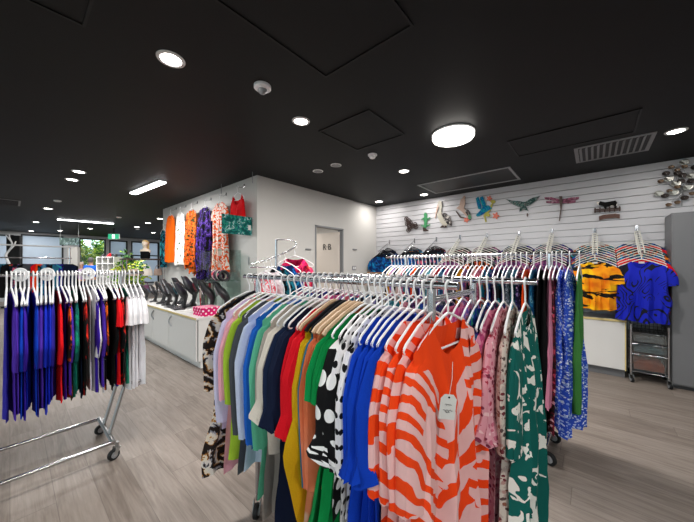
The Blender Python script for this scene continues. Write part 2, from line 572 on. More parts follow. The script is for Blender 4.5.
# slat wall: boards with a metal lined groove between them
mb = MB(); mb.mi = 1
mb.box((WX + .06, (YR + BY) / 2, CEIL / 2), (.08, BY - YR, CEIL))
mb.mi = 0
z = CEIL - .004; k = 0
while z > .12:
    h = .092; mb.box((WX - .001, (YR + BY) / 2, z - h / 2), (.042, BY - YR, h), bev=.003); z -= .1
mb.mi = 1; z = CEIL - .004
while z > .15:
    z -= .1
    mb.box((WX + .004, (YR + BY) / 2, z + .0015), (.03, BY - YR, .002))
struct('wall_right', mb, [M['slat'], M['alu']])
struct('baseboard_right', MB().box((WX - .006, (YR + BY) / 2, .06), (.03, BY - YR, .115), bev=.004), M['grey_lam'])
struct('wall_right_back', MB().box((WX + .06, (BY + YB) / 2, CEIL / 2), (.1, YB - BY, CEIL)), M['white_paint'])

# fitting room block with its doorway
D0, D1, DH = 3.513, 4.265, 2.13
mb = MB()
mb.box(((BX + D0) / 2, BY + .05, CEIL / 2), (D0 - BX, .1, CEIL))
mb.box(((D1 + WX) / 2, BY + .05, CEIL / 2), (WX - D1, .1, CEIL))
mb.box(((D0 + D1) / 2, BY + .05, (DH + CEIL) / 2), (D1 - D0, .1, CEIL - DH))
struct('wall_fitting_room_front', mb, M['white_paint'])
struct('wall_fitting_room_side', MB().box((BX + .05, (BY + .1 + BY2) / 2, CEIL / 2), (.1, BY2 - BY - .1, CEIL)), M['white_paint'])
struct('wall_fitting_room_back', MB().box(((BX + .1 + WX) / 2, BY2 - .05, CEIL / 2), (WX - BX - .1, .1, CEIL)), M['white_paint'])
struct('ceiling_fitting_room', MB().box(((BX + .1 + WX) / 2, (BY + BY2) / 2, 2.66), (WX - BX - .1, BY2 - BY - .2, .04)), M['white_paint'])
mb = MB()
for x in (D0 + .012, D1 - .012): mb.box((x, BY + .05, DH / 2), (.024, .13, DH))
mb.box(((D0 + D1) / 2, BY + .05, DH - .012), (D1 - D0, .13, .024))
struct('trim_1', mb, M['grey_plastic'])
M['cream'] = solid('cream_door_paint', 'd8cfc6', .6, .3)
M['brown'] = solid('brown_timber', '7b6450', .6, .3)
dr = struct('door_1', MB().box((4.206, 4.13, 1.04), (.036, .66, 2.06)), M['cream'])
part('edge_strip', MB().box((4.200, 4.475, 1.04), (.06, .028, 2.07)), M['brown'], dr, label='brown timber edge of the open door')
ink = solid('black_lettering', '2c2a2a', .7)
def text_mesh(txt, size, ext=.002):
    cu = bpy.data.curves.new('t', 'FONT'); cu.body = txt; cu.size = size; cu.extrude = ext; cu.align_x = 'CENTER'; cu.align_y = 'CENTER'
    ob = bpy.data.objects.new('t', cu); COL.objects.link(ob)
    dg = bpy.context.evaluated_depsgraph_get(); me = bpy.data.meshes.new_from_object(ob.evaluated_get(dg))
    bpy.data.objects.remove(ob); bpy.data.curves.remove(cu)
    return me
tm = text_mesh('R\u00b7B', .17)
o = link('lettering', tm, ink, dr); o.location = (4.184, 4.12, 1.78); o.rotation_euler = (pi / 2, 0, -pi / 2)
for px, w in (((308, 248)), ((355, 250))):
    pass
for px, which in ((308, 'beside the door opening, pink garment side'), (354.5, 'between the door opening and the slat wall')):
    c = on_y(px, 249.5, BY)
    t = thing('wall_plate', f'small grey metal plate on the white wall {which}', 'plate', (c.x, BY, c.z))
    part('plate', MB().box((0, -.006, 0), (.13, .012, .028), bev=.003), M['steel'], t)
    part('screw', MB().box((-.05, -.0135, 0), (.006, .004, .006)), M['dark_grey'], t)
    part('screw', MB().box((.05, -.0135, 0), (.006, .004, .006)), M['dark_grey'], t)
c = on_y(354, 268, BY)
t = thing('light_switch', 'pale double light switch on the wall by the slat wall corner', 'switch', (c.x, BY, c.z))
part('switch_plate', MB().box((0, -.005, 0), (.12, .01, .085), bev=.003), M['grey_plastic'], t)
for x in (-.025, .025): part('rocker', MB().box((x, -.012, 0), (.03, .008, .05), bev=.002), M['white_plastic'], t)

# back wall and shop front
M['back_wall'] = solid('back_wall_paint', 'b9bcc0', .7, .3)
def walls_y(y, x0, x1, holes, name, mat):
    mb = MB(); xs = x0
    for a, b, lo, hi in holes:
        if a > xs: mb.box(((xs + a) / 2, y, CEIL / 2), (a - xs, .12, CEIL))
        if lo > 0: mb.box(((a + b) / 2, y, lo / 2), (b - a, .12, lo))
        if hi < CEIL: mb.box(((a + b) / 2, y, (hi + CEIL) / 2), (b - a, .12, CEIL - hi))
        xs = b
    if x1 > xs: mb.box(((xs + x1) / 2, y, CEIL / 2), (x1 - xs, .12, CEIL))
    return struct(name, mb, mat)
holes = [(-1.9, .1, .8, 2.6), (.28, 1.5, .5, 2.66), (2.0, 2.92, .1, 2.62), (3.05, 3.75, .5, 2.6), (3.9, 5.1, .5, 2.6)]
walls_y(YB + .06, XL, WX, holes, 'wall_back', M['back_wall'])
for i, (a, b, lo, hi) in enumerate(holes):
    mb = MB(); w = .05
    for x in (a + w / 2, b - w / 2): mb.box((x, YB + .03, (lo + hi) / 2), (w, .1, hi - lo))
    for zz in (lo + w / 2, hi - w / 2): mb.box(((a + b) / 2, YB + .03, zz), (b - a - 2 * w, .1, w))
    if i in (3, 4): mb.box(((a + b) / 2, YB + .03, 1.9), (b - a - 2 * w, .06, .05))
    fr = struct(f'window_{i + 1}', mb, M['black'])
    part('pane', MB().box(((a + b) / 2, YB + .05, (lo + hi) / 2), (b - a - 2 * w, .008, hi - lo - 2 * w)), M['clear'] if i == 2 else M['frost'], fr)
# glazed shop front along the side and behind
mb = MB(); sp = [(-3.4, -.4), (.1, 3.1), (3.6, 6.6), (7.1, 10.1), (10.6, 13.6)]
ys = YR
for a, b in sp:
    mb.box((XL, (ys + a) / 2, CEIL / 2), (.12, a - ys, CEIL)); mb.box((XL, (a + b) / 2, .15), (.12, b - a, .3)); mb.box((XL, (a + b) / 2, CEIL - .07), (.12, b - a, .14)); ys = b
mb.box((XL, (ys + YB) / 2, CEIL / 2), (.12, YB - ys, CEIL))
struct('wall_left', mb, M['white_paint'])
for i, (a, b) in enumerate(sp):
    struct(f'window_{i + 6}', MB().box((XL, (a + b) / 2, (.3 + CEIL - .14) / 2), (.01, b - a, CEIL - .44)), M['clear'])
walls_y(YR - .06, XL, WX, [(-4.4, -1.4, .2, 2.6)], 'wall_front', M['white_paint'])
for i, (a, b) in enumerate([(-4.4, -1.4)]):
    struct(f'window_{i + 11}', MB().box(((a + b) / 2, YR - .06, 1.4), (b - a, .01, 2.4)), M['clear'])
# pavement outside
struct('ground', MB().box((0, 7, -.16), (60, 70, .1)), solid('concrete_paving', '8f8d89', .9))

# ------------------------------------------------------------------ fabrics
C_ = {}
for n, h in dict(lilac='c9c6e2', pink='e7a3b4', lime='a5c63a', charcoal='4a4d52', paleblue='c5cfe6', azure='1f5fc0', mint='5fb795', cream='cfc6ba', greige='a49c94',
                 navy='111a33', navyb='182440', red='cf1120', redb='c81424', mustard='c69a12', petrol='2d6d87', salmon='cf6a44', green='07803f', greenb='0a8b48', cobalt='0b3bb0', cobaltb='1040b8',
                 black='0e0e10', white='e7e6ea', violet='3a1f9c', purple='4a2aa0', indigo='2a2390', royal='1a2fc0', tealgreen='0f8a70', orange='ee4a10', rosepink='d98aa6', forest='3f7d3c', aqua='2f9db0', orangew='ff6a10', redw='e0141c', scarlet='d8202a').items():
    C_[n] = cloth(n + '_cloth', h)
C_['blackdots'] = dots('black_white_spots', '0f0f11', 'ecebea', .062, .31)
C_['whitedots'] = dots('white_black_spots', 'e9e6e8', '131316', .032, .27)
def salmon():
    s = Shader('salmon_tie_dye', .9, .2); x, y, z = s.coords()
    n = s.noise(s.vec, 5, 3, .5, .5)
    return s.base(s.ramp(n, [(.45, hexc('cf6a44')), (.62, hexc('d8805e')), (.7, hexc('e4c3b8')), (.8, hexc('cf6a44'))], 'LINEAR'))
C_['salmondye'] = salmon()
def scarf():
    s = Shader('brown_scarf_print', .88, .25); x, y, z = s.coords()
    d, r = s.voronoi(s.vec, 5.5)
    n = s.noise(s.vec, 16, 4, .6, .6)
    q = ((d * 22.0 + n * 16.0).sin() + 1) * .5
    return s.base(s.mix(n > .53, s.ramp(q, [(0, hexc('1d1512')), (.35, hexc('6b4322')), (.6, hexc('b27b35')), (.82, hexc('d9cdbb'))]),
                        s.ramp(q, [(0, hexc('241a17')), (.4, hexc('8d8a92')), (.7, hexc('d5cdc5'))])))
C_['scarf'] = scarf()

def zebra():
    """orange on pale pink: solid V at the neck, level bands to one side, slanting leaves in the middle"""
    s = Shader('orange_pink_abstract_print', .85, .2); x, y, z = s.coords()
    n1 = s.noise(s.vec, 5, 2, .5, .3) - .5; n2 = s.noise(s.vec, 16, 2) - .5
    right = ((z + x * .35 - x * x * 1.2 + n2 * .02 + n1 * .06) * (2 * pi / .064)).sin()
    left = ((z * .9 + x * 1.0 + n1 * .12 + n2 * .02) * (2 * pi / .052)).sin()
    mid = ((x * 1.0 - z * .55 + n1 * .14 + n2 * .02) * (2 * pi / .078)).sin()
    blk = s.noise(s.vec, 9, 1, .5, .2)
    side = x + n1 * .10
    midm = (side > -.09) * (side < .05)
    rightm = side > .05
    st = mid * midm + right * rightm + left * (1.0 - midm - rightm * (1.0 - midm))
    pat = (st > .12) * (blk < .62)
    vee = ((z > (x + .03).abs() * 1.35 - .395) * (z > -.395) * (x < .07)).max((x < -.05) * (z > -.225))
    pat = pat.max(vee)
    return s.base(s.mix(pat, hexc('e6b6b4'), hexc('ee4410')))
C_['zebra'] = zebra()
C_['zebra2'] = bands('orange_pink_broad_bands', 'e6b6b4', 'ee4410', .07, .5, .05, 6, .1)
def teal_leaf():
    s = Shader('teal_white_leaf_print', .85, .2); x, y, z = s.coords()
    v = s.combine(x, y * .3, z * .6)
    n = s.noise(v, 24, 2.0, .5, 1.0)
    d, r = s.voronoi(s.vec, 9)
    n2 = s.noise(s.vec, 42, 1)
    pat = (n > .56).max((d < .16) * (n2 > .42))
    return s.base(s.mix(pat, hexc('0b5b54'), hexc('e3e0d8')))
C_['tealleaf'] = teal_leaf()
C_['creamfloral'] = floral('cream_brown_floral', 'cdbfb4', ['6e2f36', '8c5a4a', '5d4a48', 'b58b84'], 62, .40, 'b7a49c')
C_['pinkfloral'] = floral('pink_red_floral', 'd99aa6', ['a8384e', 'e9c6c8', 'c46a80', '7d2f48'], 62, .42)
C_['pinkripple'] = bands('rose_pink_batik', 'd487a0', 'b04a78', .05, .3, .05, 12, .3)
C_['navypurple'] = blotch('navy_purple_print', [(0, '141a4a'), (.4, '3a1d74'), (.55, '14546e'), (.68, '1b2260'), (.8, '7d3a9a')], 26)
C_['bluefloral'] = floral('blue_green_floral', '1d3f9a', ['2f8f7a', '7fb2d9', '123070', 'c8dbe9'], 38, .4)
C_['lilacmulti'] = blotch('lilac_pink_print', [(0, '7a5fb4'), (.38, 'd98ab0'), (.52, '5a7fc0'), (.62, 'e08a96'), (.78, 'e9d2dc')], 18)
C_['magentamulti'] = blotch('magenta_pink_print', [(0, 'c44a88'), (.4, 'dd86a8'), (.55, 'b0608c'), (.66, 'e8a7b0'), (.8, '5aa0b0')], 16)
C_['periw'] = floral('periwinkle_white_sprig', '2f52c4', ['aebfe8', '8aa5e0', 'dfe6f4'], 70, .42)
C_['burgfloral'] = floral('burgundy_floral', '5c1626', ['b8455c', '1b1416', 'd9a3ae', '7d2036'], 40, .44, '2a1518')
C_['tealtie'] = blotch('teal_blue_tie_dye', [(0, '0e4c7e'), (.42, '2a86b0'), (.55, '1a5f96'), (.66, '7fc0d2'), (.78, '124a74')], 16, (1, 1, .6))
C_['navylilac'] = floral('navy_lilac_floral', '181b40', ['8a84c4', '3a3f80', 'b9b2dc'], 50, .42)
C_['aquaprint'] = blotch('aqua_print', [(0, '1b6f80'), (.45, '4fb4bf'), (.58, '206a90'), (.7, 'a5d5d8')], 22)
C_['plumprint'] = blotch('plum_print', [(0, '3a1c3e'), (.45, '7a3a6a'), (.6, '2a2450'), (.72, 'b06a90')], 22)
C_['greyprint'] = blotch('grey_print', [(0, '5c6068'), (.45, '9a9aa6'), (.6, '3c4048'), (.72, 'c8c4cc')], 24)
C_['orangebatik'] = blotch('black_orange_batik', [(0, '0f0c0c'), (.46, '8a2a0c'), (.54, 'e0660f'), (.64, '140d0c'), (.78, 'c8281a')], 13, (1, 1, .5))
C_['redbatik'] = blotch('black_red_batik', [(0, '0d0b0c'), (.5, '9c1414'), (.6, 'd8331a'), (.7, '120c0c')], 13, (1, 1, .5))
C_['tealgreenb'] = blotch('teal_green_batik', [(0, '0c5a58'), (.45, '128a6c'), (.58, '0d6a64'), (.7, '2aa585')], 10, (1, 1, .4))
C_['orangeleaf'] = blotch('orange_green_print', [(0, '3a3a1a'), (.4, 'd94a14'), (.55, 'f07a20'), (.66, '4a5a24'), (.74, 'e0482a'), (.85, 'f0b060')], 20)
C_['purpleprint'] = blotch('purple_black_print', [(0, '100c18'), (.44, '4a2a90'), (.55, '1a1230'), (.64, '7a52c0'), (.76, '15101e')], 16, (1, 1, .5))
C_['whitesprig'] = floral('white_sprig_print', 'e8e4dd', ['3a5a3a', 'b85838', '4a4a5a', '6a6a30', 'e8e4dd'], 13, .26)
C_['orangewhite'] = bands('orange_white_maze_print', 'f0e4da', 'ee5a1c', .085, .7, .09, 9, .0)
def tiger():
    s = Shader('tiger_stripe_print', .85, .25); x, y, z = s.coords()
    v = s.combine(x * .4, y * .1, z * 1.5)
    n = s.noise(v, 5, 3, .6, .7); m = s.noise(s.vec, 6, 2)
    o = s.ramp(m, [(.3, hexc('d86a08')), (.5, hexc('ef9a10')), (.62, hexc('f3c010'))], 'LINEAR')
    st = ((n * 14.0 + z * 34.0).sin() > .62).max(n > .68)
    return s.base(s.mix(st, o, hexc('120d0a')))
C_['tiger'] = tiger()
def swirl():
    s = Shader('blue_black_swirl_print', .8, .3); x, y, z = s.coords()
    v = s.combine(x, y * .15, z); n = s.noise(v, 2.6, 1.0, .4, 1.2); w = s.noise(v, 4.5, 1, .5, .5)
    q = (n * 70.0).sin(); st = (q > .45 + 1.1 * (w - .5).abs() * 4.0) * (w > .38)
    return s.base(s.mix(st, hexc('0a1cae'), hexc('05071c')))
C_['swirl'] = swirl()
C_['bluebatik'] = blotch('bright_blue_print', [(0, '082a60'), (.45, '0a66b8'), (.58, '0b1c3a'), (.68, '1990c8')], 12)
C_['tealnight'] = blotch('teal_black_print', [(0, '0a1418'), (.45, '0f6a80'), (.6, '10202c'), (.7, '3fa0a8')], 14)
C_['dusk'] = blotch('pink_black_print', [(0, '121018'), (.48, '2a4a80'), (.56, '1a1420'), (.66, 'd0607a')], 14)
C_['multi'] = blotch('multicolour_print', [(0, '0d6a7a'), (.42, 'e07a20'), (.54, '1a1a30'), (.64, 'c02a50'), (.76, 'e8c040')], 14)
C_['pinkwhite'] = blotch('pink_white_print', [(0, 'e85a6a'), (.48, 'f4e6ea'), (.62, 'ee8aa0'), (.72, 'f6eef0')], 18)
C_['hotpink'] = blotch('hot_pink_print', [(0, 'c01850'), (.48, 'e8286a'), (.6, 'a01448'), (.7, 'f0604a')], 16)

# ------------------------------------------------------------------ racks
def castor(parent, c, ang=0.0, r=.038):
    mb = MB(); R = Matrix.Rotation(ang, 3, 'Z')
    def P(x, y, z): return R @ Vector((x, y, z)) + Vector(c)
    fork = MB(); fork.tube([P(0, 0, .118), P(0, 0, .085)], .012, 10)
    for y in (-.019, .019):
        fork.slab([P(.016, y, .088), P(-.016, y, .088), P(-.034, y, .03), P(-.014, y, .03)], R @ Vector((0, 1, 0)), .003)
    f = part('castor', fork, M['steel'], parent, True)
    pts = []
    w = MB(); vs, fs = [], []; n = 20
    for k, (yy, rr) in enumerate([(-.013, r * .6), (-.013, r * .93), (-.008, r), (.008, r), (.013, r * .93), (.013, r * .6)]):
        for i in range(n):
            a = 2 * pi * i / n; vs.append(P(-.024 + rr * cos(a), yy, r + rr * sin(a)))
    for k in range(5):
        for i in range(n): fs.append((k * n + i, k * n + (i + 1) % n, (k + 1) * n + (i + 1) % n, (k + 1) * n + i))
    w.add(vs, fs); part('wheel', w, M['rubber'], f, True)
    hb = MB(); hb.tube([P(-.024, -.016, r), P(-.024, .016, r)], r * .58, 12); part('hub', hb, M['grey_plastic'], f, True)
    return f

def rail_part(parent, a, b, name='rail', r=.0125):
    return part(name, MB().tube([a, b], r, 14), M['chrome'], parent, True)

# double rack in the middle of the shop
RX1, RX2, RZ = .92, 1.36, 1.352
rk = thing('double_garment_rack', 'chrome double rail garment rack on castors, loaded with blouses and orange printed dresses', 'clothes rack', (1.14, .9, 0))
o0 = Vector(rk.location)
L_ = lambda x, y, z: Vector((x, y, z)) - o0
rail_part(rk, L_(RX1, .325, RZ), L_(RX1, 1.60, RZ)); rail_part(rk, L_(RX2, .17, RZ), L_(RX2, 1.60, RZ))
for y in (.415, 1.456):
    for x in (RX1, RX2):
        part('upright', MB().tube([L_(x, y, .12), L_(x, y, RZ - .0125)], .015, 14), M['chrome'], rk, True)
        castor(rk, L_(x, y, 0), .7)
    part('end_bar', MB().tube([L_(RX1, y, .13), L_(RX2, y, .13)], .013, 12), M['chrome'], rk, True)
part('base_bar', MB().tube([L_((RX1 + RX2) / 2, .415, .13), L_((RX1 + RX2) / 2, 1.456, .13)], .013, 12), M['chrome'], rk, True)
part('cross_bar', MB().tube([L_(RX1, .415, RZ - .05), L_(RX2, .415, RZ - .05)], .012, 12), M['chrome'], rk, True)

rnd = random.Random(4)
W_, D_, V_ = 'white', 'wood', 'velvet'
front = [
 (.358, 'orange and pink print dress with swing tag', 'printed_dress', 'tunic', C_['zebra'], 'dress', W_, dict(L=1.10, rot=-.07, over=dict(nc=34, nr=34, th=.04, amp=.02, nd=.11, nw=.085, nf=3.4, puff=1.5, W=[(0, .2), (.2, .2), (.5, .21), (1, .245)]))),
 (.408, 'orange banded dress', 'printed_dress', 'tunic', C_['zebra2'], 'dress', W_, dict(L=1.06, var=1)),
 (.440, 'orange banded dress', 'printed_dress', 'tunic', C_['zebra'], 'dress', W_, dict(L=1.04, var=2)),
 (.470, 'orange banded dress', 'printed_dress', 'tunic', C_['zebra2'], 'dress', W_, dict(L=1.02)),
 (.498, 'cobalt blue frilled tunic', 'tunic', 'blouse', C_['cobalt'], 'tunic', W_, dict(L=.98, var=1, over=dict(ruffle=.03, puff=1.3))),
 (.526, 'cobalt blue frilled tunic', 'tunic', 'tunic', C_['cobaltb'], 'tunic', W_, dict(L=.98, var=1)),
 (.556, 'cobalt blue frilled tunic', 'tunic', 'blouse', C_['cobalt'], 'tunic', W_, dict(L=.95, var=2)),
 (.584, 'cobalt blue frilled tunic', 'tunic', 'tunic', C_['cobaltb'], 'tunic', W_, dict(L=.98, var=2)),
 (.612, 'white black-spotted blouse', 'blouse', 'tunic', C_['whitedots'], 'blouse', W_, dict(L=.95)),
 (.636, 'white black-spotted blouse', 'blouse', 'tunic', C_['whitedots'], 'blouse', W_, dict(L=.95, var=1)),
 (.664, 'black blouse with big white spots', 'blouse', 'blouse', C_['blackdots'], 'blouse', W_, dict(L=.78, over=dict(ruffle=.03, puff=2.0))),
 (.694, 'green tiered dress', 'tiered_dress', 'tiered', C_['green'], 'dress', W_, dict(L=.95)),
 (.720, 'green tiered dress', 'tiered_dress', 'tiered', C_['greenb'], 'dress', D_, dict(L=.95, var=1)),
 (.748, 'salmon tie dyed tunic', 'tunic', 'shirt', C_['salmondye'], 'tunic', D_, dict(L=1.0, over=dict(W=[(0, .2), (.4, .23), (1, .29)]))),
 (.774, 'salmon tie dyed tunic', 'tunic', 'shirt', C_['salmondye'], 'tunic', D_, dict(L=.95, var=1)),
 (.800, 'petrol blue tunic', 'tunic', 'shirt', C_['petrol'], 'tunic', V_, dict(L=.98, var=1)),
 (.826, 'mustard yellow shirt', 'shirt', 'shirt', C_['mustard'], 'shirt', V_, dict(L=.95, over=dict(W=[(0, .2), (.35, .25), (.55, .3), (1, .24)], puff=1.3))),
 (.862, 'red flutter sleeved top', 'top', 'blouse', C_['red'], 'top', D_, dict(L=.66, over=dict(ruffle=.016, puff=1.5))),
 (.896, 'red flutter sleeved top', 'top', 'tunic', C_['redb'], 'top', W_, dict(L=.68, var=1)),
 (.936, 'navy frill cuffed blouse', 'blouse', 'blouse', C_['navy'], 'blouse', W_, dict(L=.98, over=dict(ruffle=.03, puff=1.5))),
 (.972, 'navy frill cuffed blouse', 'blouse', 'blouse', C_['navyb'], 'blouse', W_, dict(L=.98, var=1, over=dict(ruffle=.026, puff=1.3))),
 (1.02, 'cream blouse with frilled cuffs', 'blouse', 'blouse', C_['cream'], 'blouse', W_, dict(L=.72, over=dict(ruffle=.036, puff=1.5))),
 (1.065, 'long greige linen tunic', 'tunic', 'tunic', C_['greige'], 'tunic', W_, dict(L=1.0)),
 (1.115, 'mint green shirt', 'shirt', 'shirt', C_['mint'], 'shirt', W_, dict(L=.95, var=1)),
 (1.165, 'azure blue shirt', 'shirt', 'shirt', C_['azure'], 'shirt', W_, dict(L=.74)),
 (1.215, 'pale blue long shirt', 'shirt', 'shirt', C_['paleblue'], 'shirt', W_, dict(L=.88, var=1)),
 (1.28, 'charcoal grey tunic', 'tunic', 'shirt', C_['charcoal'], 'tunic', W_, dict(L=.9, var=1)),
 (1.335, 'lime green tunic', 'tunic', 'tunic', C_['lime'], 'tunic', W_, dict(L=.86, var=1)),
 (1.385, 'soft pink top', 'top', 'tunic', C_['pink'], 'top', W_, dict(L=.95)),
 (1.43, 'pale lilac shirt', 'shirt', 'shirt', C_['lilac'], 'shirt', W_, dict(L=.76)),
 (1.49, 'black jacket', 'jacket', 'slim', C_['black'], 'jacket', V_, dict(L=.5, over=dict(sw=.15, W=[(0, .15), (1, .14)]))),
 (1.545, 'brown scarf print dress', 'printed_dress', 'dress', C_['scarf'], 'dress', W_, dict(L=1.06, var=1)),
]
def place1(y, i): return (RX1, y, RZ), rnd.uniform(-.05, .05)
gs = list(fill_rail(front, 'front rail', 'tagged dress end', place1, 'clothes on the front rail', 'hangers on the front rail'))
# swing tag of the front dress
tagm = MB().slab([(-.022, 0, -.07), (.022, 0, -.07), (.022, 0, -.012), (.012, 0, 0), (-.012, 0, 0), (-.022, 0, -.012)], (0, 1, 0), .0012)
tg = part('swing_tag', tagm, M['white_paint'], gs[0], label='white cardboard swing tag'); tg.location = (-.135, -.072, -.285); tg.rotation_euler = (.05, .10, -.75)
st = MB().tube([(0, 0, -.006), (.004, .004, .04), (.006, .018, .085)], .0008, 5); part('string', st, M['white_paint'], tg)
pr = MB()
for zz, w in ((-.028, .018), (-.044, .026), (-.049, .012)): pr.tube([(-w / 2 + w * i / 8, -.0012, zz + .0022 * sin(i * 2.3)) for i in range(9)], .0006, 4)
part('print', pr, ink, tg)
hol = MB().lathe([(.0028, -.001), (.0028, .001)], n=10); h = part('eyelet', hol, M['rubber'], tg); h.rotation_euler = (pi / 2, 0, 0); h.location = (0, -.0006, -.008)

P2 = ['lilacmulti', 'magentamulti', 'pinkripple', 'navypurple', 'greyprint', 'bluefloral', 'plumprint', 'pinkfloral', 'multi', 'aquaprint', 'creamfloral', 'navylilac', 'whitesprig', 'dusk', 'tealtie', 'pinkwhite']
D2 = ['lilac and pink print blouse', 'magenta print blouse', 'rose batik blouse', 'navy and purple print top', 'grey print top', 'blue floral top', 'plum print top', 'pink floral top', 'multicolour print top', 'aqua print top', 'cream floral top', 'navy floral top', 'white sprigged top', 'dark dusk print top', 'teal tie dye top', 'pink and white print top']
back = [
 (.212, 'teal dress with white leaf print', 'printed_dress', 'dress', C_['tealleaf'], 'dress', W_, dict(L=1.2, rot=-.05, over=dict(th=.03, amp=.022, nc=28, nr=28))),
 (.258, 'cream and brown floral dress', 'floral_dress', 'dress', C_['creamfloral'], 'dress', W_, dict(L=1.16, rot=.02, var=1)),
 (.292, 'pink floral frill dress', 'floral_dress', 'blouse', C_['pinkfloral'], 'dress', W_, dict(L=1.14, over=dict(ruffle=.03))),
 (.324, 'rose batik dress', 'printed_dress', 'dress', C_['pinkripple'], 'dress', W_, dict(L=1.16)),
 (.354, 'navy and purple print dress', 'printed_dress', 'dress', C_['navypurple'], 'dress', W_, dict(L=1.1, var=2)),
 (.384, 'blue and green floral dress', 'floral_dress', 'tunic', C_['bluefloral'], 'dress', W_, dict(L=1.0)),
]
y = .42; i = 0
while y < 1.57:
    k = i % 16
    rep = '' if i < 16 else 'long '
    back.append((y, rep + D2[k], 'printed_blouse', ['tunic', 'blouse', 'tee', 'tunic'][i % 4], C_[P2[k]], 'blouse', W_, dict(L=[.78, .84, .7, .92][i % 4], var=i % 3)))
    y += .042 if i < 10 else .052; i += 1
def place2(y, i): return (RX2, y, RZ), rnd.uniform(-.07, .05)
list(fill_rail(back, 'back rail', 'teal dress end', place2, 'clothes on the back rail', 'hangers on the back rail'))

# rack of long dresses
TX, TZ = 2.70, 1.505
rk3 = thing('garment_rack', 'garment rack of long dresses standing before the slat wall counter', 'clothes rack', (TX, .7, 0))
o0 = Vector(rk3.location)
rail_part(rk3, L_(TX, .05, TZ), L_(TX, 1.74, TZ))
for y in (.262, 1.5):
    part('upright', MB().tube([L_(TX, y, .11), L_(TX, y, TZ)], .015, 14), M['chrome'], rk3, True)
    part('foot_bar', MB().tube([L_(TX - .2, y, .12), L_(TX + .14, y, .12)], .014, 12), M['chrome'], rk3, True)
    for x in (TX - .2, TX + .14): castor(rk3, L_(x, y, 0), 1.2, .045)
part('base_bar', MB().tube([L_(TX, .262, .12), L_(TX, 1.5, .12)], .013, 12), M['chrome'], rk3, True)
third = [
 (-.045, 'plain green long dress', 'long_dress', C_['forest'], dict(L=1.09, rot=-.05, over=dict(sw=.16, th=.012, amp=.012, W=[(0, .16), (1, .21)]))),
 (.012, 'periwinkle sprigged long dress', 'long_dress', C_['periw'], dict(L=1.27, rot=-.12, over=dict(th=.05, amp=.024, W=[(0, .17), (.4, .17), (1, .2)]))),
 (.058, 'periwinkle sprigged long dress', 'long_dress', C_['periw'], dict(L=1.25, var=1, rot=-.05, over=dict(th=.022, amp=.02))),
 (.092, 'burgundy floral long dress', 'floral_dress', C_['burgfloral'], dict(L=1.25, var=1)),
 (.118, 'rose pink long dress', 'long_dress', C_['rosepink'], dict(L=1.1, var=2)),
 (.15, 'plain black long dress', 'long_dress', C_['black'], dict(L=1.27, rot=-.04)),
 (.19, 'plain black long dress', 'long_dress', C_['black'], dict(L=1.25, var=1, over=dict(amp=.02))),
 (.236, 'teal tie dyed long dress', 'long_dress', C_['tealtie'], dict(L=1.3, var=2)),
 (.285, 'plain orange long dress', 'long_dress', C_['orange'], dict(L=1.32, var=1)),
 (.325, 'navy and lilac floral long dress', 'floral_dress', C_['navylilac'], dict(L=1.3)),
 (.36, 'aqua print long dress', 'long_dress', C_['aquaprint'], dict(L=1.28, var=1)),
 (.395, 'grey print long dress', 'long_dress', C_['greyprint'], dict(L=1.3, var=2)),
 (.43, 'deep navy and purple long dress', 'long_dress', C_['navypurple'], dict(L=1.3)),
 (.465, 'teal and black print long dress', 'long_dress', C_['tealnight'], dict(L=1.28, var=1)),
 (.5, 'plum print long dress', 'long_dress', C_['plumprint'], dict(L=1.3, var=2)),
]
P3 = ['bluefloral', 'multi', 'pinkripple', 'cream', 'dusk', 'lilacmulti', 'mustard', 'navy', 'greyprint', 'magentamulti', 'tealtie', 'redb', 'white', 'aquaprint', 'creamfloral', 'purple', 'charcoal', 'orange']
D3 = ['blue floral', 'multicolour print', 'rose batik', 'plain cream', 'dark dusk print', 'lilac print', 'mustard yellow', 'plain navy', 'pale grey print', 'magenta print', 'blue tie dyed', 'plain red', 'plain white', 'light aqua print', 'cream floral', 'plain purple', 'charcoal grey', 'bright orange']
y = .545
for i in range(26):
    k = i % 18
    third.append((y, ('long ' if i < 18 else 'short ') + D3[k] + ' skirt', 'skirt', C_[P3[k]], dict(L=1.3 if i < 18 else 1.05, var=i % 3))); y += .04
third = [(a, b, c, 'maxi', d, 'dress' if 'dress' in c else 'skirt', W_, e) for a, b, c, d, e in third]
def place3(y, i): return (TX, y + .125, TZ), rnd.uniform(-.05, .05)
list(fill_rail(third, 'dress rack', 'green dress end', place3, 'clothes on the long dress rack', 'hangers on the long dress rack'))

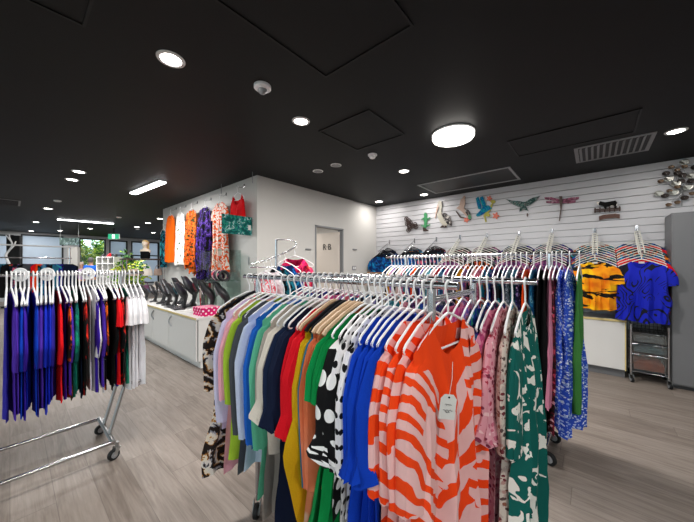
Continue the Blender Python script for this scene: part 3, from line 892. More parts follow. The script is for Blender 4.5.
# rolling rack beside the aisle
LY, LZ = 2.915, 1.355
rk4 = thing('rolling_garment_rack', 'rolling chrome garment rack of purple and blue tops with bare lower bars', 'clothes rack', (.3, LY, 0))
o0 = Vector(rk4.location)
rail_part(rk4, L_(-1.35, LY, LZ), L_(.74, LY, LZ))
for y in (2.67, 3.16):
    part('base_bar', MB().tube([L_(-1.3, y, .125), L_(.50, y, .125)], .0125, 12), M['chrome'], rk4, True)
for x in (-1.25, .49):
    part('end_bar', MB().tube([L_(x, 2.66, .125), L_(x, 3.17, .125)], .017, 12), M['steel'], rk4, True)
    for y in (2.67, 3.16): castor(rk4, L_(x + .024, y, 0), .35)
    s = 1 if x > 0 else -1
    for y in (2.80, 3.0):
        part('sloping_upright', MB().tube([L_(x, y, .125), L_(x + .10 * s, y, .50)], .0125, 12), M['steel'], rk4, True)
    part('loop', MB().tube([L_(x + .08 * s, 3.04, .50), L_(x + .1 * s, 3.0, .50), L_(x + .10 * s, 2.80, .50), L_(x + .13 * s, 2.75, .50), L_(x + .17 * s, 2.74, .50), L_(x + .2 * s, 2.76, .50), L_(x + .205 * s, 2.80, .54)], .0125, 12), M['steel'], rk4, True)
    part('upright', MB().tube([L_(x + .1 * s, LY, .50), L_(x + .1 * s, LY, LZ)], .015, 12), M['steel'], rk4, True)
for i, x in enumerate((.045, .17, .385)):
    mb = MB(); mb.tube([(0, .043 * cos(a), .043 * sin(a)) for a in [2 * pi * k / 24 for k in range(24)]], .003, 6, closed=True)
    vs = []; n = 24
    for k in range(n): a = 2 * pi * k / n; vs += [(0, .016 * cos(a), .016 * sin(a)), (0, .044 * cos(a), .044 * sin(a))]
    mb.add(vs, [(2 * k, 2 * k + 1, (2 * k + 3) % (2 * n), (2 * k + 2) % (2 * n)) for k in range(n)])
    o = link('size_divider', mb.mesh('size_divider'), M['white_plastic'], None, (x, LY, LZ))
    o.rotation_euler = (0, 0, 1.0); tag(o, f'{ORD[i]} round white size disc on the rolling rack, counted from the purple tops', 'size divider', 'white size discs on the rolling rack')
lf = []
def add4(desc, name, style, mat, cat, ex=None, step=.0195):
    lf.append([step, desc, name, style, mat, cat, 'big', ex or {}])
for i in range(4): add4('white tee', 'tee_shirt', 'tee', C_['white'], 'top', dict(L=.88 + .02 * (i % 2), var=i % 3, over=dict(sw=.19, th=.014, puff=1.3)), .030)
for d, n, st, m in [('deep green batik top', 'batik_top', 'slim', 'tealgreenb'), ('black-red top', 'batik_top', 'strip', 'redbatik'), ('plain scarlet top', 'top', 'tee', 'redw'), ('navy blue top', 'top', 'slim', 'indigo'),
                    ('plain black top', 'top', 'slim', 'black'), ('plain black top', 'top', 'strip', 'black'), ('black-orange top', 'batik_top', 'strip', 'orangebatik'), ('white slim top', 'top', 'slim', 'white'),
                    ('purple long top', 'top', 'strip', 'purple'), ('purple long top', 'top', 'strip', 'violet'), ('white slim top', 'top', 'strip', 'white'), ('white slim top', 'top', 'slim', 'white'),
                    ('black-red top', 'batik_top', 'strip', 'redbatik'), ('navy blue top', 'top', 'slim', 'navy'), ('teal batik top', 'batik_top', 'strip', 'tealgreenb'), ('teal batik top', 'batik_top', 'slim', 'tealgreenb'),
                    ('black-orange top', 'batik_top', 'strip', 'orangebatik'), ('purple long top', 'top', 'strip', 'purple'), ('purple long top', 'top', 'slim', 'violet'), ('plain red top', 'top', 'strip', 'redw'),
                    ('purple long top', 'top', 'strip', 'indigo'), ('cobalt blue long top', 'top', 'strip', 'royal'), ('cobalt blue long top', 'top', 'strip', 'royal'), ('purple long top', 'top', 'strip', 'purple'),
                    ('cobalt blue long top', 'top', 'strip', 'cobalt'), ('purple long top', 'top', 'strip', 'indigo'), ('cobalt blue long top', 'top', 'slim', 'royal'), ('cobalt blue long top', 'top', 'strip', 'cobalt'),
                    ('purple long top', 'top', 'strip', 'violet'), ('purple long top', 'top', 'strip', 'purple'), ('purple long top', 'top', 'strip', 'purple'), ('purple long top', 'top', 'slim', 'indigo')]:
    add4(d, n, st, C_[m], 'top', dict(L=(.84 if len(lf) < 26 else .88) + .015 * (len(lf) % 3 - 1), var=len(lf) % 3))
x = .73
for it in lf: x -= it[0]; it[0] = x
def place4(x, i): return (x, LY, LZ), pi / 2 + rnd.uniform(-.09, .09)
list(fill_rail(lf, 'rolling rack', 'white tee end', place4, 'tops on the rolling rack', 'hangers on the rolling rack'))
# ------------------------------------------------------------------ slat wall display
ARMY = [3.40, 2.80, 2.33, 1.876, 1.416, .926, .488, -.01, -.43]
SW = WX - .024
sets = [
 ('blue and black print', ['bluebatik', 'tealnight', 'dusk', 'navy', 'bluebatik', 'tealnight', 'greyprint']),
 ('turquoise print', ['bluebatik', 'tealnight', 'multi', 'tealtie', 'tealnight', 'dusk', 'navy']),
 ('dark pink print', ['dusk', 'tealnight', 'dusk', 'burgfloral', 'tealnight', 'navy', 'dusk']),
 ('black and plum', ['plumprint', 'black', 'burgfloral', 'black', 'plumprint', 'navy', 'black']),
 ('mustard and black', ['orangebatik', 'black', 'charcoal', 'plumprint', 'black', 'multi', 'black']),
 ('dark maroon', ['plumprint', 'burgfloral', 'black', 'navypurple', 'burgfloral', 'plumprint', 'black']),
 ('dark purple', ['plumprint', 'black', 'plumprint', 'navypurple', 'burgfloral', 'black', 'tealnight']),
 ('tiger striped', ['tiger', 'navypurple', 'tealnight', 'multi', 'plumprint', 'bluebatik', 'tealnight']),
 ('blue swirl', ['swirl', 'red', 'scarlet', 'bluebatik', 'multi', 'orangebatik', 'tealnight']),
]
ARMTXT = ['in the wall corner', 'second from the corner', 'third from the corner', 'under the pelican', 'under the hummingbird', 'under the winged bird', 'under the dragonfly', 'under the cow plaque', 'beside the grey cabinet']
PATN = {'bluebatik': 'bright blue print', 'tealnight': 'teal-black print', 'dusk': 'dark dusk print', 'navy': 'plain navy', 'greyprint': 'grey print', 'multi': 'multicolour print', 'tealtie': 'teal tie dyed', 'burgfloral': 'burgundy floral',
        'plumprint': 'plum print', 'black': 'plain black', 'orangebatik': 'orange and black', 'charcoal': 'charcoal', 'navypurple': 'navy and purple', 'tiger': 'orange tiger striped', 'swirl': 'royal blue swirl', 'red': 'bright red', 'scarlet': 'scarlet red'}
HW = solid('ivory_plastic', 'dedcd2', .4, .5)
for k, Y in enumerate(ARMY):
    z0, z1, x1 = (1.90, 1.56, 4.84) if k > 6 else (1.93, 1.58, 4.84)
    if k < 3: z0, z1, x1 = 1.92, 1.70, 4.98
    t = thing('waterfall_arm', f'sloping chrome display arm on the slat wall {ARMTXT[k]}', 'display arm', (SW, Y, z0), 0, 'sloping arms on the slat wall')
    part('bracket', MB().box((-.004, 0, 0), (.008, .03, .09), bev=.002), M['chrome'], t)
    part('bar', MB().tube([(-.004, 0, 0), (-.03, 0, -.005), (x1 - SW, 0, z1 - z0), (x1 - SW - .012, 0, z1 - z0 + .018)], .006, 8), M['chrome'], t, True)
    n = 9
    fabs = sets[k][1] + sets[k][1][2:4]
    for i, fab in enumerate(fabs):
        q = i / (n - 1) * .86 + .04
        x = x1 + .02 + (SW - .06 - x1) * q; z = z1 + (z0 - z1) * (x - x1) / (SW - x1) - .009
        rz = -pi / 2 + rnd.uniform(-.08, .08)
        pos = ['front'] [0] if i == 0 else (ORD[i] if i < 8 else 'rear')
        lab = f'{pos} garment, {PATN[fab]} top, on the slat wall arm {ARMTXT[k].replace(", under the green lizard", "")}'
        over = dict(sw=.205, th=.016, amp=.009, nw=.12, nz=-.128, drop=.05) if i else dict(sw=.205, th=.035, amp=.02, nc=24, nr=24, W=[(0, .205), (.3, .215), (1, .235)])
        if k == 7: over['sw'] = .2; over['W'] = [(0, .2), (.3, .2), (1, .215)]
        g = garment('tee_shirt', 'tee', C_[fab], lab, 'top', (x, Y, z), rz, f'tops on the slat wall arms', L=.83 if k == 8 and i == 0 else (.72 if k == 7 else .74), var=i % 3 if i else 3, over=over)
        hanger('metal' if k < 3 else 'arm', f'{"black" if k < 3 else "ivory"} hanger of the {pos} {PATN[fab]} top, slat wall arm {ARMTXT[k].split(",")[0]}', (x, Y, z), rz, 'hangers on the slat wall arms', mat=None if k < 3 else HW)
        if k == 8 and i == 0 or k == 7 and i == 0:
            part('neck_label', MB().box((0, .004, -.125), (.05, .002, .022)), M['white_paint'], g)

# wall ornaments: outlines taken on the wall plane and given thickness
def wp(pts, off=.0):           # image outline -> points on the wall, relative to their centre
    return [on_x(u, v, SW - .02 - off) for u, v in pts]
def ornament(name, label, parts, cat='wall ornament'):
    allp = [p for pp in parts for p in wp(pp[2])]
    c = sum(allp, Vector()) / len(allp); c.x = SW
    t = thing(name, label, cat, c, 0, 'metal ornaments on the slat wall')
    for i, (pn, m, pts, off) in enumerate(parts):
        ps = [p - c for p in wp(pts, off)]
        part(pn, MB().slab(ps, (-1, 0, 0), .012), m, t)
    return t, c
def crop(pts, ox, oy, s): return [(ox + x / s, oy + y / s) for x, y in pts]
def lobes(cx, cy, r): return [(cx + r * (1 + .35 * cos(5 * a)) * cos(a), cy + r * (1 + .35 * cos(5 * a)) * sin(a)) for a in [2 * pi * k / 30 for k in range(30)]]
def ell(cx, cy, rx, ry, n=16, a=0.0):
    return [(cx + rx * cos(2 * pi * k / n) * cos(a) - ry * sin(2 * pi * k / n) * sin(a), cy + rx * cos(2 * pi * k / n) * sin(a) + ry * sin(2 * pi * k / n) * cos(a)) for k in range(n)]
m_iron = solid('dark_bronze', '4a3a36', .45, .5, .6); m_green = solid('enamel_green', '3f8a5a', .45, .4); m_pel = solid('enamel_ivory', 'b4afa2', .5, .4)
m_wing = blotch('grey_feather_enamel', [(0, '2c2a2c'), (.45, '8a8482'), (.58, '3a3638'), (.7, 'c8c2bc')], 22); m_pinkb = solid('enamel_pink_brown', 'b59a8c', .5, .4)
m_blueb = blotch('enamel_blue_green', [(0, '0f5a9a'), (.45, '18a0a8'), (.6, '0d7a8a'), (.72, '1a4aa0')], 20, (1, 1, 1)); m_fl = solid('enamel_coral', 'd8705a', .5, .4); m_yel = solid('enamel_olive_yellow', 'a8a03a', .5, .4)
m_tealb = blotch('enamel_grey_teal', [(0, '2f4a48'), (.45, '5d807a'), (.58, '8a8a88'), (.7, '26302e')], 24); m_drag = blotch('enamel_rose_wing', [(0, '6a4450'), (.45, 'a8607c'), (.6, '7a6a70'), (.72, 'c090a0')], 26)
m_cow = blotch('cow_hide_enamel', [(0, '141212'), (.52, '141212'), (.55, 'e6dfd6')], 7); m_plq = solid('brown_plaque', '5a3a2e', .5, .4)

S = 9.49; ox, oy = 400, 185
def flower_rings(pts, mat, t, c, r=.03):
    for u, v in pts:
        p = on_x(u, v, SW - .03) - c
        mb = MB(); mb.tube([(p.x, p.y + r * cos(a), p.z + r * sin(a)) for a in [2 * pi * k / 14 for k in range(14)]], .009, 6, closed=True)
        mb.add([(p.x, p.y + r * .5 * cos(a), p.z + r * .5 * sin(a)) for a in [2 * pi * k / 10 for k in range(10)]], [tuple(range(10))])
        part('ring_flower', mb, mat, t, True)
t, c = ornament('iron_flower_ornament', 'dark bronze metal flower branch ornament on the slat wall by the corner', [
    ('stem', m_iron, crop([(56, 310), (61, 310), (70, 345), (110, 366), (150, 380), (205, 386), (205, 390), (150, 386), (106, 374), (76, 362), (80, 430), (74, 430), (66, 360)], ox, oy, S), 0)])
flower_rings(crop([(60, 322), (82, 340), (66, 366), (100, 360), (118, 388), (142, 376), (152, 396), (80, 428), (96, 404)], ox, oy, S), m_iron, t, c, .042)
ornament('lizard_ornament', 'green enamel lizard ornament between the flower branch and the pelican', [
    ('body', m_green, crop([(238, 262), (250, 262), (262, 285), (256, 310), (262, 340), (254, 385), (240, 432), (228, 436), (226, 400), (232, 360), (226, 330), (232, 300), (226, 280)], ox, oy, S), 0),
    ('leg', m_green, crop([(258, 318), (285, 305), (290, 312), (262, 335)], ox, oy, S), -.004), ('leg', m_green, crop([(232, 320), (206, 335), (204, 325), (230, 308)], ox, oy, S), -.004),
    ('leg', m_green, crop([(252, 380), (286, 372), (288, 382), (254, 395)], ox, oy, S), -.004), ('leg', m_green, crop([(232, 385), (202, 380), (202, 390), (230, 398)], ox, oy, S), -.004),
    ('base', m_iron, crop([(218, 405), (232, 400), (246, 418), (270, 428), (268, 438), (222, 440)], ox, oy, S), .006)])
ornament('pelican_ornament', 'large white and grey metal pelican with long beak on the slat wall', [
    ('body', m_pel, crop([(352, 270), (372, 255), (376, 215), (362, 185), (362, 160), (378, 150), (398, 160), (402, 190), (396, 230), (392, 258), (440, 290), (470, 345), (450, 385), (410, 385), (380, 350), (360, 305)], ox, oy, S), 0),
    ('beak', m_pinkb, crop([(360, 180), (372, 200), (352, 260), (338, 318), (333, 312), (344, 240)], ox, oy, S), -.006),
    ('wing', m_wing, crop([(390, 268), (430, 264), (465, 290), (490, 340), (492, 385), (478, 388), (450, 370), (420, 330)], ox, oy, S), .014),
    ('foot', m_iron, crop([(408, 380), (418, 380), (420, 400), (385, 406), (386, 398)], ox, oy, S), -.002), ('foot', m_iron, crop([(428, 380), (440, 380), (444, 402), (422, 408)], ox, oy, S), -.002)])
S2 = 3.47
ornament('parrot_ornament', 'pink brown perched bird ornament between the pelican and the blue hummingbird', [
    ('body', m_pinkb, crop([(290, 120), (300, 112), (308, 122), (307, 140), (302, 155), (316, 174), (322, 190), (312, 190), (296, 172), (280, 160), (271, 157), (284, 145)], 390, 170, 4.08), 0),
    ('crest', m_pinkb, crop([(296, 114), (303, 104), (309, 110), (306, 120)], 390, 170, 4.08), -.004), ('wing', m_wing, crop([(304, 154), (322, 164), (332, 186), (320, 190), (308, 172)], 390, 170, 4.08), .014),
    ('branch', m_iron, crop([(268, 168), (273, 168), (290, 190), (330, 200), (330, 205), (286, 195)], 390, 170, 4.08), -.004), ('leaf', m_green, crop([(318, 188), (328, 182), (332, 196), (322, 202)], 390, 170, 4.08), .02),
    ('blossom', m_fl, crop(lobes(312, 204, 9), 390, 170, 4.08), .022)])
S3 = 5.78
ornament('hummingbird_ornament', 'blue and teal hummingbird ornament with coral flowers on the slat wall', [
    ('body', m_blueb, crop([(34, 262), (60, 235), (80, 205), (110, 205), (128, 222), (100, 240), (70, 258), (45, 270)], 470, 170, S3), 0),
    ('wing', m_blueb, crop([(34, 165), (50, 155), (66, 205), (64, 228), (48, 225)], 470, 170, S3), .014), ('wing', m_blueb, crop([(58, 160), (74, 152), (92, 195), (90, 215), (72, 212)], 470, 170, S3), .010),
    ('stem', m_yel, crop([(130, 190), (136, 190), (120, 235), (90, 270), (98, 300), (90, 302), (78, 265)], 470, 170, S3), -.006),
    ('flower', m_fl, crop(lobes(150, 265, 16), 470, 170, S3), .006), ('flower', m_fl, crop(lobes(112, 165, 13), 470, 170, S3), .006), ('flower', m_yel, crop(ell(134, 183, 15, 10), 470, 170, S3), .012), ('flower', m_yel, crop(ell(104, 260, 13, 10), 470, 170, S3), .010)])
ornament('eagle_ornament', 'grey teal wide winged bird ornament beside the pink dragonfly', [
    ('wing', m_tealb, crop([(206, 168), (250, 178), (300, 182), (306, 212), (284, 215), (250, 200)], 470, 170, S3), 0), ('wing', m_tealb, crop([(404, 150), (360, 162), (318, 186), (312, 212), (344, 205), (385, 175)], 470, 170, S3), 0),
    ('body', m_tealb, crop([(296, 185), (318, 185), (326, 215), (340, 238), (312, 228), (286, 242), (290, 215)], 470, 170, S3), .012), ('bead', m_iron, crop(ell(332, 260, 4, 11), 470, 170, S3), 0)])
ornament('dragonfly_ornament', 'rose winged metal dragonfly ornament between the bird and the cow plaque', [
    ('body', m_iron, crop([(516, 152), (534, 152), (534, 190), (530, 225), (520, 295), (514, 295), (522, 225), (518, 190)], 470, 170, S3), .012),
    ('wing', m_drag, crop([(518, 170), (470, 158), (430, 158), (434, 170), (518, 184)], 470, 170, S3), 0), ('wing', m_drag, crop([(518, 182), (440, 180), (440, 190), (480, 194), (518, 192)], 470, 170, S3), -.006),
    ('wing', m_drag, crop([(532, 170), (580, 160), (632, 156), (628, 170), (532, 184)], 470, 170, S3), 0), ('wing', m_drag, crop([(532, 182), (612, 176), (610, 188), (570, 194), (532, 192)], 470, 170, S3), -.006)])
ornament('cow_plaque', 'black and white cow at a fence over a brown plaque on the slat wall', [
    ('cow', m_cow, crop([(130, 415), (150, 412), (180, 418), (240, 408), (250, 420), (246, 455), (236, 455), (234, 440), (190, 444), (186, 458), (176, 458), (170, 440), (146, 436), (132, 428)], 574, 130, S3), .01),
    ('fence_rail', m_iron, crop([(116, 458), (270, 448), (270, 456), (116, 466)], 574, 130, S3), 0), ('fence_rail', m_iron, crop([(116, 470), (270, 458), (270, 464), (116, 476)], 574, 130, S3), 0)]
    + [('fence_post', m_iron, crop([(x - 4, 450 - (x - 116) * .06), (x + 4, 450 - (x - 116) * .06), (x + 4, 480 - (x - 116) * .07), (x - 4, 480 - (x - 116) * .07)], 574, 130, S3), .004) for x in (122, 150, 178, 206, 234, 264)]
    + [('plaque', m_plq, crop([(144, 500), (170, 490), (240, 484), (266, 488), (264, 512), (240, 508), (172, 514), (146, 524)], 574, 130, S3), 0)], 'wall plaque')
# branching metal tree of discs
S4 = 8.03
tree_pts = [(252, 137), (210, 188), (232, 232), (300, 160), (302, 186), (356, 98), (358, 132), (340, 203), (290, 270), (300, 296), (200, 368), (272, 342), (236, 328), (358, 384), (418, 206), (420, 348), (410, 250), (150, 350), (165, 250), (330, 250), (385, 300), (230, 440), (440, 140), (470, 280), (300, 420)]
allp = [on_x(640 + x / S4, 150 + y / S4, SW - .05) for x, y in tree_pts]
c = on_x(640 + 335 / S4, 150 + 440 / S4, SW)
t = thing('metal_tree_ornament', 'bronze and silver disc tree ornament on the slat wall above the grey cabinet', 'wall ornament', c, 0, 'metal ornaments on the slat wall')
cols = [solid('disc_bronze', '6a5544', .35, .5, .8), solid('disc_dark', '332b28', .4, .5, .7), solid('disc_silver', 'a8a49c', .3, .5, .9)]
br = MB()
for i, p in enumerate(allp):
    q = p - c; k = on_x(640 + 340 / S4, 150 + 280 / S4, SW - .03) - c
    br.tube([(-.01, .0, -.02), (k.x, k.y * .6, k.z * .6), ((q.x + k.x) / 2 - .0, (q.y + k.y) / 2, (q.z + k.z * .7) / 2), q], .004, 5)
part('branches', br, M['steel'], t, True)
for i, p in enumerate(allp):
    q = p - c; r = .028 + .008 * (i % 3)
    mb = MB(); pts = [(q.x - .004 * cos(2 * a), q.y + r * cos(a), q.z + r * .8 * sin(a)) for a in [2 * pi * j / 14 for j in range(14)]]
    mb.slab(pts, (-1, .2, .3), .004); part('disc', mb, cols[i % 3], t)

# ------------------------------------------------------------------ counters at the slat wall
def cabinet(name, label, x0, x1, y0, y1, h, doors, hx=None):
    """low cupboard whose doors face -x"""
    t = thing(name, label, 'cupboard', ((x0 + x1) / 2, (y0 + y1) / 2, 0)); o = Vector(t.location)
    part('carcass', MB().box(Vector(((x0 + x1) / 2 + .01, (y0 + y1) / 2, (h - .03 + .1) / 2)) - o, (x1 - x0 - .02, y1 - y0, h - .13), bev=.002), M['white_lam'], t)
    part('plinth', MB().box(Vector(((x0 + x1) / 2 + .025, (y0 + y1) / 2, .05)) - o, (x1 - x0 - .05, y1 - y0 - .01, .1)), M['grey_lam'] if hx is None else M['white_lam'], t)
    tp = part('top', MB().box(Vector(((x0 + x1) / 2 - .005, (y0 + y1) / 2, h - .015)) - o, (x1 - x0 + .02, y1 - y0 + .02, .03), bev=.003), M['white_lam'], t)
    part('edging', MB().box(Vector((x0 - .016, (y0 + y1) / 2, h - .015)) - o, (.003, y1 - y0 + .02, .028)), M['cream_edge'], tp, label='cream edging strip')
    for a, b in zip(doors, doors[1:]):
        d = part('door', MB().box(Vector((x0 + .001, (a + b) / 2, (h - .03 + .1) / 2)) - o, (.018, b - a - .014, h - .145), bev=.002), M['white_lam'], t)
        if hx is not None:
            yy = a + hx * (b - a); zc = h * .78
            pts = [Vector((x0 - .008 - .026 * sin(pi * k / 8), yy + .035 * sin(pi * k / 8), zc - .08 + .16 * k / 8)) - o for k in range(9)]
            part('handle', MB().tube(pts, .010, 8), M['steel'], d, True)
    return t
cb = cabinet('low_cupboard', 'white low cupboard with cream edging under the tiger striped tops', 4.99, WX - .03, -.30, 1.10, .735, [-.30, .40, 1.10])
part('edge_strip', MB().box(Vector((4.985, -.298, .40)) - Vector(cb.location), (.012, .012, .6)), M['cream_edge'], cb)
cabinet('low_cupboard', 'white low cupboard standing behind the long dress rack against slat wall', 4.99, WX - .03, 1.14, 2.90, .735, [1.14, 2.0, 2.90])
t = thing('wood_topped_unit', 'white unit with brown timber top in the corner of the slat wall', 'cupboard', (5.17, 3.45, 0))
part('carcass', MB().box((0, 0, .62), (.40, .42, 1.24), bev=.003), M['white_lam'], t); part('top', MB().box((0, 0, 1.255), (.43, .46, .03), bev=.003), solid('oak_top', '9a6b42', .5, .4), t)

# drawer trolley
tx0, tx1, ty0, ty1, th = 4.93, 5.30, -.655, -.345, .70
t = thing('drawer_trolley', 'chrome trolley of three clear drawers under the blue swirl top', 'trolley', ((tx0 + tx1) / 2, (ty0 + ty1) / 2, 0)); o = Vector(t.location)
for x in (tx0, tx1):
    for y in (ty0, ty1):
        part('post', MB().tube([Vector((x, y, .09)) - o, Vector((x, y, th)) - o], .010, 10), M['chrome'], t, True)
        castor(t, Vector((x, y, 0)) - o, .3, .03)
for zz in (.13, .345, .47, .60):
    mb = MB()
    mb.tube([Vector((tx0, ty0, zz)) - o, Vector((tx0, ty1, zz)) - o, Vector((tx1, ty1, zz)) - o, Vector((tx1, ty0, zz)) - o], .007, 8, closed=True); part('shelf_frame', mb, M['chrome'], t, True)
fills = [cloth('pale_grey_cloth', 'b4b4b8'), cloth('dusty_blue_cloth', '7aa6b4'), cloth('coral_cloth', 'f0704a')]
for i, (a, b) in enumerate([(.485, .585), (.36, .455), (.15, .33)]):
    w = ty1 - ty0 - .03; d = tx1 - tx0 - .02; zc = (a + b) / 2
    mb = MB()
    mb.box((-d / 2 + .003, 0, zc), (.006, w, b - a)); mb.box((d / 2 - .003, 0, zc), (.006, w, b - a))
    for s in (-1, 1): mb.box((0, s * (w / 2 - .003), zc), (d - .012, .006, b - a))
    mb.box((0, 0, a + .003), (d - .012, w - .012, .006))
    dr = part('drawer', mb, M['smoke_plastic'], t)
    part('knob', MB().lathe([(.005, -.012), (.012, -.004), (.012, .006), (.004, .010)], (-d / 2 - .008, 0, b - .018), 12), M['clear'], dr)
    f = MB(); random.seed(i)
    hgt = (b - a) * .8
    vs = [((-d / 2 + .02) + (d - .04) * p / 8, (-w / 2 + .015) + (w - .03) * q / 8, a + .01 + hgt * (.7 + .3 * noise.noise((p * .7, q * .7, i * 3.1))) * (1 if 0 < p < 8 and 0 < q < 8 else .75)) for p in range(9) for q in range(9)]
    base = [(x, y, a + .008) for x, y, z in vs]
    fs = [(p * 9 + q, p * 9 + q + 1, p * 9 + q + 10, p * 9 + q + 9) for p in range(8) for q in range(8)]
    rim = [p * 9 for p in range(9)] + [72 + q for q in range(1, 9)] + [p * 9 + 8 for p in range(7, -1, -1)] + [q for q in range(7, 0, -1)]
    f.add(vs + base, fs + [(rim[k], rim[(k + 1) % 32], rim[(k + 1) % 32] + 81, rim[k] + 81) for k in range(32)])
    cl = link('folded_garments', f.mesh('folded_garments', True), fills[i], None, o); tag(cl, ['folded pale grey cloth in the top trolley drawer', 'folded blue cloth in the middle trolley drawer', 'folded orange cloth in the bottom trolley drawer'][i], 'folded clothes', 'folded cloth in the trolley drawers')
# black wire basket on the trolley
mb = MB()
for k in range(9):
    y = -.14 + .28 * k / 8; mb.tube([(-.165, y, .09), (-.165, y, .01), (.165, y, .01), (.165, y, .09)], .0022, 5)
for k in range(9):
    x = -.165 + .33 * k / 8; mb.tube([(x, -.14, .09), (x, -.14, .01), (x, .14, .01), (x, .14, .09)], .0022, 5)
for zz in (.09, .05): mb.tube([(-.165, -.14, zz), (.165, -.14, zz), (.165, .14, zz), (-.165, .14, zz)], .003, 5, closed=True)
bk = link('wire_basket', mb.mesh('wire_basket', True), M['black'], None, (o.x, o.y, .598)); tag(bk, 'black wire basket on top of the drawer trolley', 'basket')

# tall grey cabinet
t = thing('tall_cabinet', 'tall plain grey cupboard at the end of the slat wall', 'cupboard', (5.17, -1.10, 0)); o = Vector(t.location)
part('carcass', MB().box((.012, 0, 1.03), (.42, .84, 1.98), bev=.004), M['grey_lam'], t); part('plinth', MB().box((.03, 0, .03), (.40, .82, .06)), M['dark_grey'], t)
for y in (-.21, .21):
    d = part('door', MB().box((-.208, y, 1.03), (.02, .412, 1.94), bev=.003), M['grey_lam'], t)
    part('handle', MB().tube([(-.218, y - .16 * (1 if y > 0 else -1), .98), (-.24, y - .16 * (1 if y > 0 else -1), 1.0), (-.24, y - .16 * (1 if y > 0 else -1), 1.12), (-.218, y - .16 * (1 if y > 0 else -1), 1.14)], .005, 8), M['steel'], d, True)

# ------------------------------------------------------------------ fitting room side wall display
wall_items = [(7.36, 'teal print scarf', 'scarf', 'slim', 'tealnight', 2.32, .95), (6.90, 'plain orange sleeveless dress', 'dress', 'slim', 'orangew', 2.60, 1.12), (6.37, 'white sprigged long top', 'sprigged_top', 'slim', 'whitesprig', 2.58, 1.16),
              (5.81, 'orange and green print wrap', 'printed_wrap', 'wrap', 'orangeleaf', 2.58, 1.26), (5.23, 'purple and black print wrap', 'printed_wrap', 'wrap', 'purpleprint', 2.56, 1.42), (4.67, 'orange and white maze print dress', 'dress', 'tee', 'orangewhite', 2.56, 1.24), (4.10, 'bright red strappy top', 'strappy_top', 'camisole', 'redw', 2.60, .62)]
for i, (Y, d, nm, st, fab, zt, L) in enumerate(wall_items):
    xw = BX - .115
    t = thing('wall_hook', f'chrome wall hook carrying the {d}', 'hook', (BX, Y, zt + .045), 0, 'hooks on the fitting room wall')
    part('base', MB().box((-.004, 0, 0), (.008, .025, .05), bev=.002), M['chrome'], t); part('prong', MB().tube([(-.004, 0, -.005), (-.05, 0, -.04), (-.118, 0, -.045), (-.128, 0, -.02)], .004, 7), M['chrome'], t, True)
    ov = dict(th=.03, amp=.018, nc=22, nr=24, sw=.21, W=[(0, .21), (.3, .25), (1, .29)])
    if st == 'camisole': ov = dict(th=.03, amp=.014, nc=22, nr=20)
    if st == 'wrap': ov = dict(th=.035, amp=.03, nc=26, nr=26, sw=.22, W=[(0, .22), (.3, .27), (1, .24)], hem=.08)
    if nm == 'scarf': ov['sw'] = .12; ov['W'] = [(0, .12), (1, .12)]; ov['nw'] = .05
    garment(nm, st, C_[fab], f'{d} hung on the white fitting room wall', nm.replace('_', ' '), (xw, Y, zt), -pi / 2, 'clothes on the fitting room wall', L=L, var=i % 3, over=ov)
    hanger('white', f'white hanger of the {d} on the fitting room wall', (xw, Y, zt), -pi / 2, 'hangers on the fitting room wall')
# projecting printed panel
m_trop = blotch('tropical_print', [(0, '0c4a48'), (.4, '1f7a6a'), (.52, '123a5a'), (.6, '4f9a8a'), (.68, 'b0c0c4'), (.74, '0f5a50')], 12)
t = thing('tropical_panel', 'teal tropical print panel jutting from the fitting room wall over red top', 'sign', (BX, 3.862, 1.99))
part('panel', MB().box((-.245, 0, 0), (.46, .012, .27), bev=.003), m_trop, t); part('bracket', MB().box((-.012, 0, .09), (.02, .02, .05)), M['chrome'], t)
part('swing_tag', MB().box((-.06, -.008, -.02), (.045, .003, .07)), M['white_paint'], t, label='pale tag hanging on the panel')

# cupboard with jewellery stands
cabinet('low_cupboard', 'white low cupboard with crescent handles carrying black jewellery stands', 1.65, BX - .01, 4.09, 7.20, .70, [4.10, 5.14, 5.96, 6.6, 7.19], .88)
CT = .70
def bust(i, u, v, hh, label, m):
    p = on_z(u, v, CT)
    p.x = min(max(p.x, 1.74), 2.24); p.y = min(max(p.y, 4.2), 7.1)
    return p
m_bust = solid('black_leatherette', '2b2b2e', .35, .5)
def bust_mesh():
    mb = MB()
    mb.loft([((-.02, 0, 0), .065, .075), ((-.02, 0, .014), .062, .072), ((.0, 0, .03), .03, .04), ((.022, 0, .08), .02, .036), ((.026, 0, .12), .024, .05), ((.015, 0, .15), .042, .085), ((-.005, 0, .19), .05, .10), ((-.03, 0, .235), .046, .088), ((-.055, 0, .27), .034, .055), ((-.075, 0, .305), .030, .042), ((-.085, 0, .32), .024, .034)], 14)
    return mb.mesh('bust_form', True)
bm_ = bust_mesh()
nk = MB(); nk.tube([(-.092 + .030 * sin(pi * k / 12), .055 * cos(pi * k / 12) * 1.2, .262 - .085 * sin(pi * k / 12)) for k in range(13)], .006, 6); nk_m = nk.mesh('necklace', True)
spots = [(1.80, 6.95, .8), (1.84, 6.52, .85), (1.86, 6.15, 1.0), (2.02, 6.3, 1.15), (1.84, 5.82, .95), (1.86, 5.55, 1.05), (2.08, 5.85, 1.25), (1.88, 5.22, 1.1), (2.08, 5.36, 1.35), (2.10, 4.98, 1.3), (2.0, 4.5, 1.25), (2.12, 4.28, 1.2)]
where = ['beyond the others at the shelf end', 'second from the glass shelf end', 'third from the glass shelf end', 'third from the shelf end, in the wall row', 'fourth from the glass shelf end', 'fifth from the glass shelf end', 'tall one in the wall row behind the fifth', 'sixth, before the white tower', 'tallest in the wall row', 'beside the white display tower', 'behind the pink spotted box', 'closest to the fitting room corner']
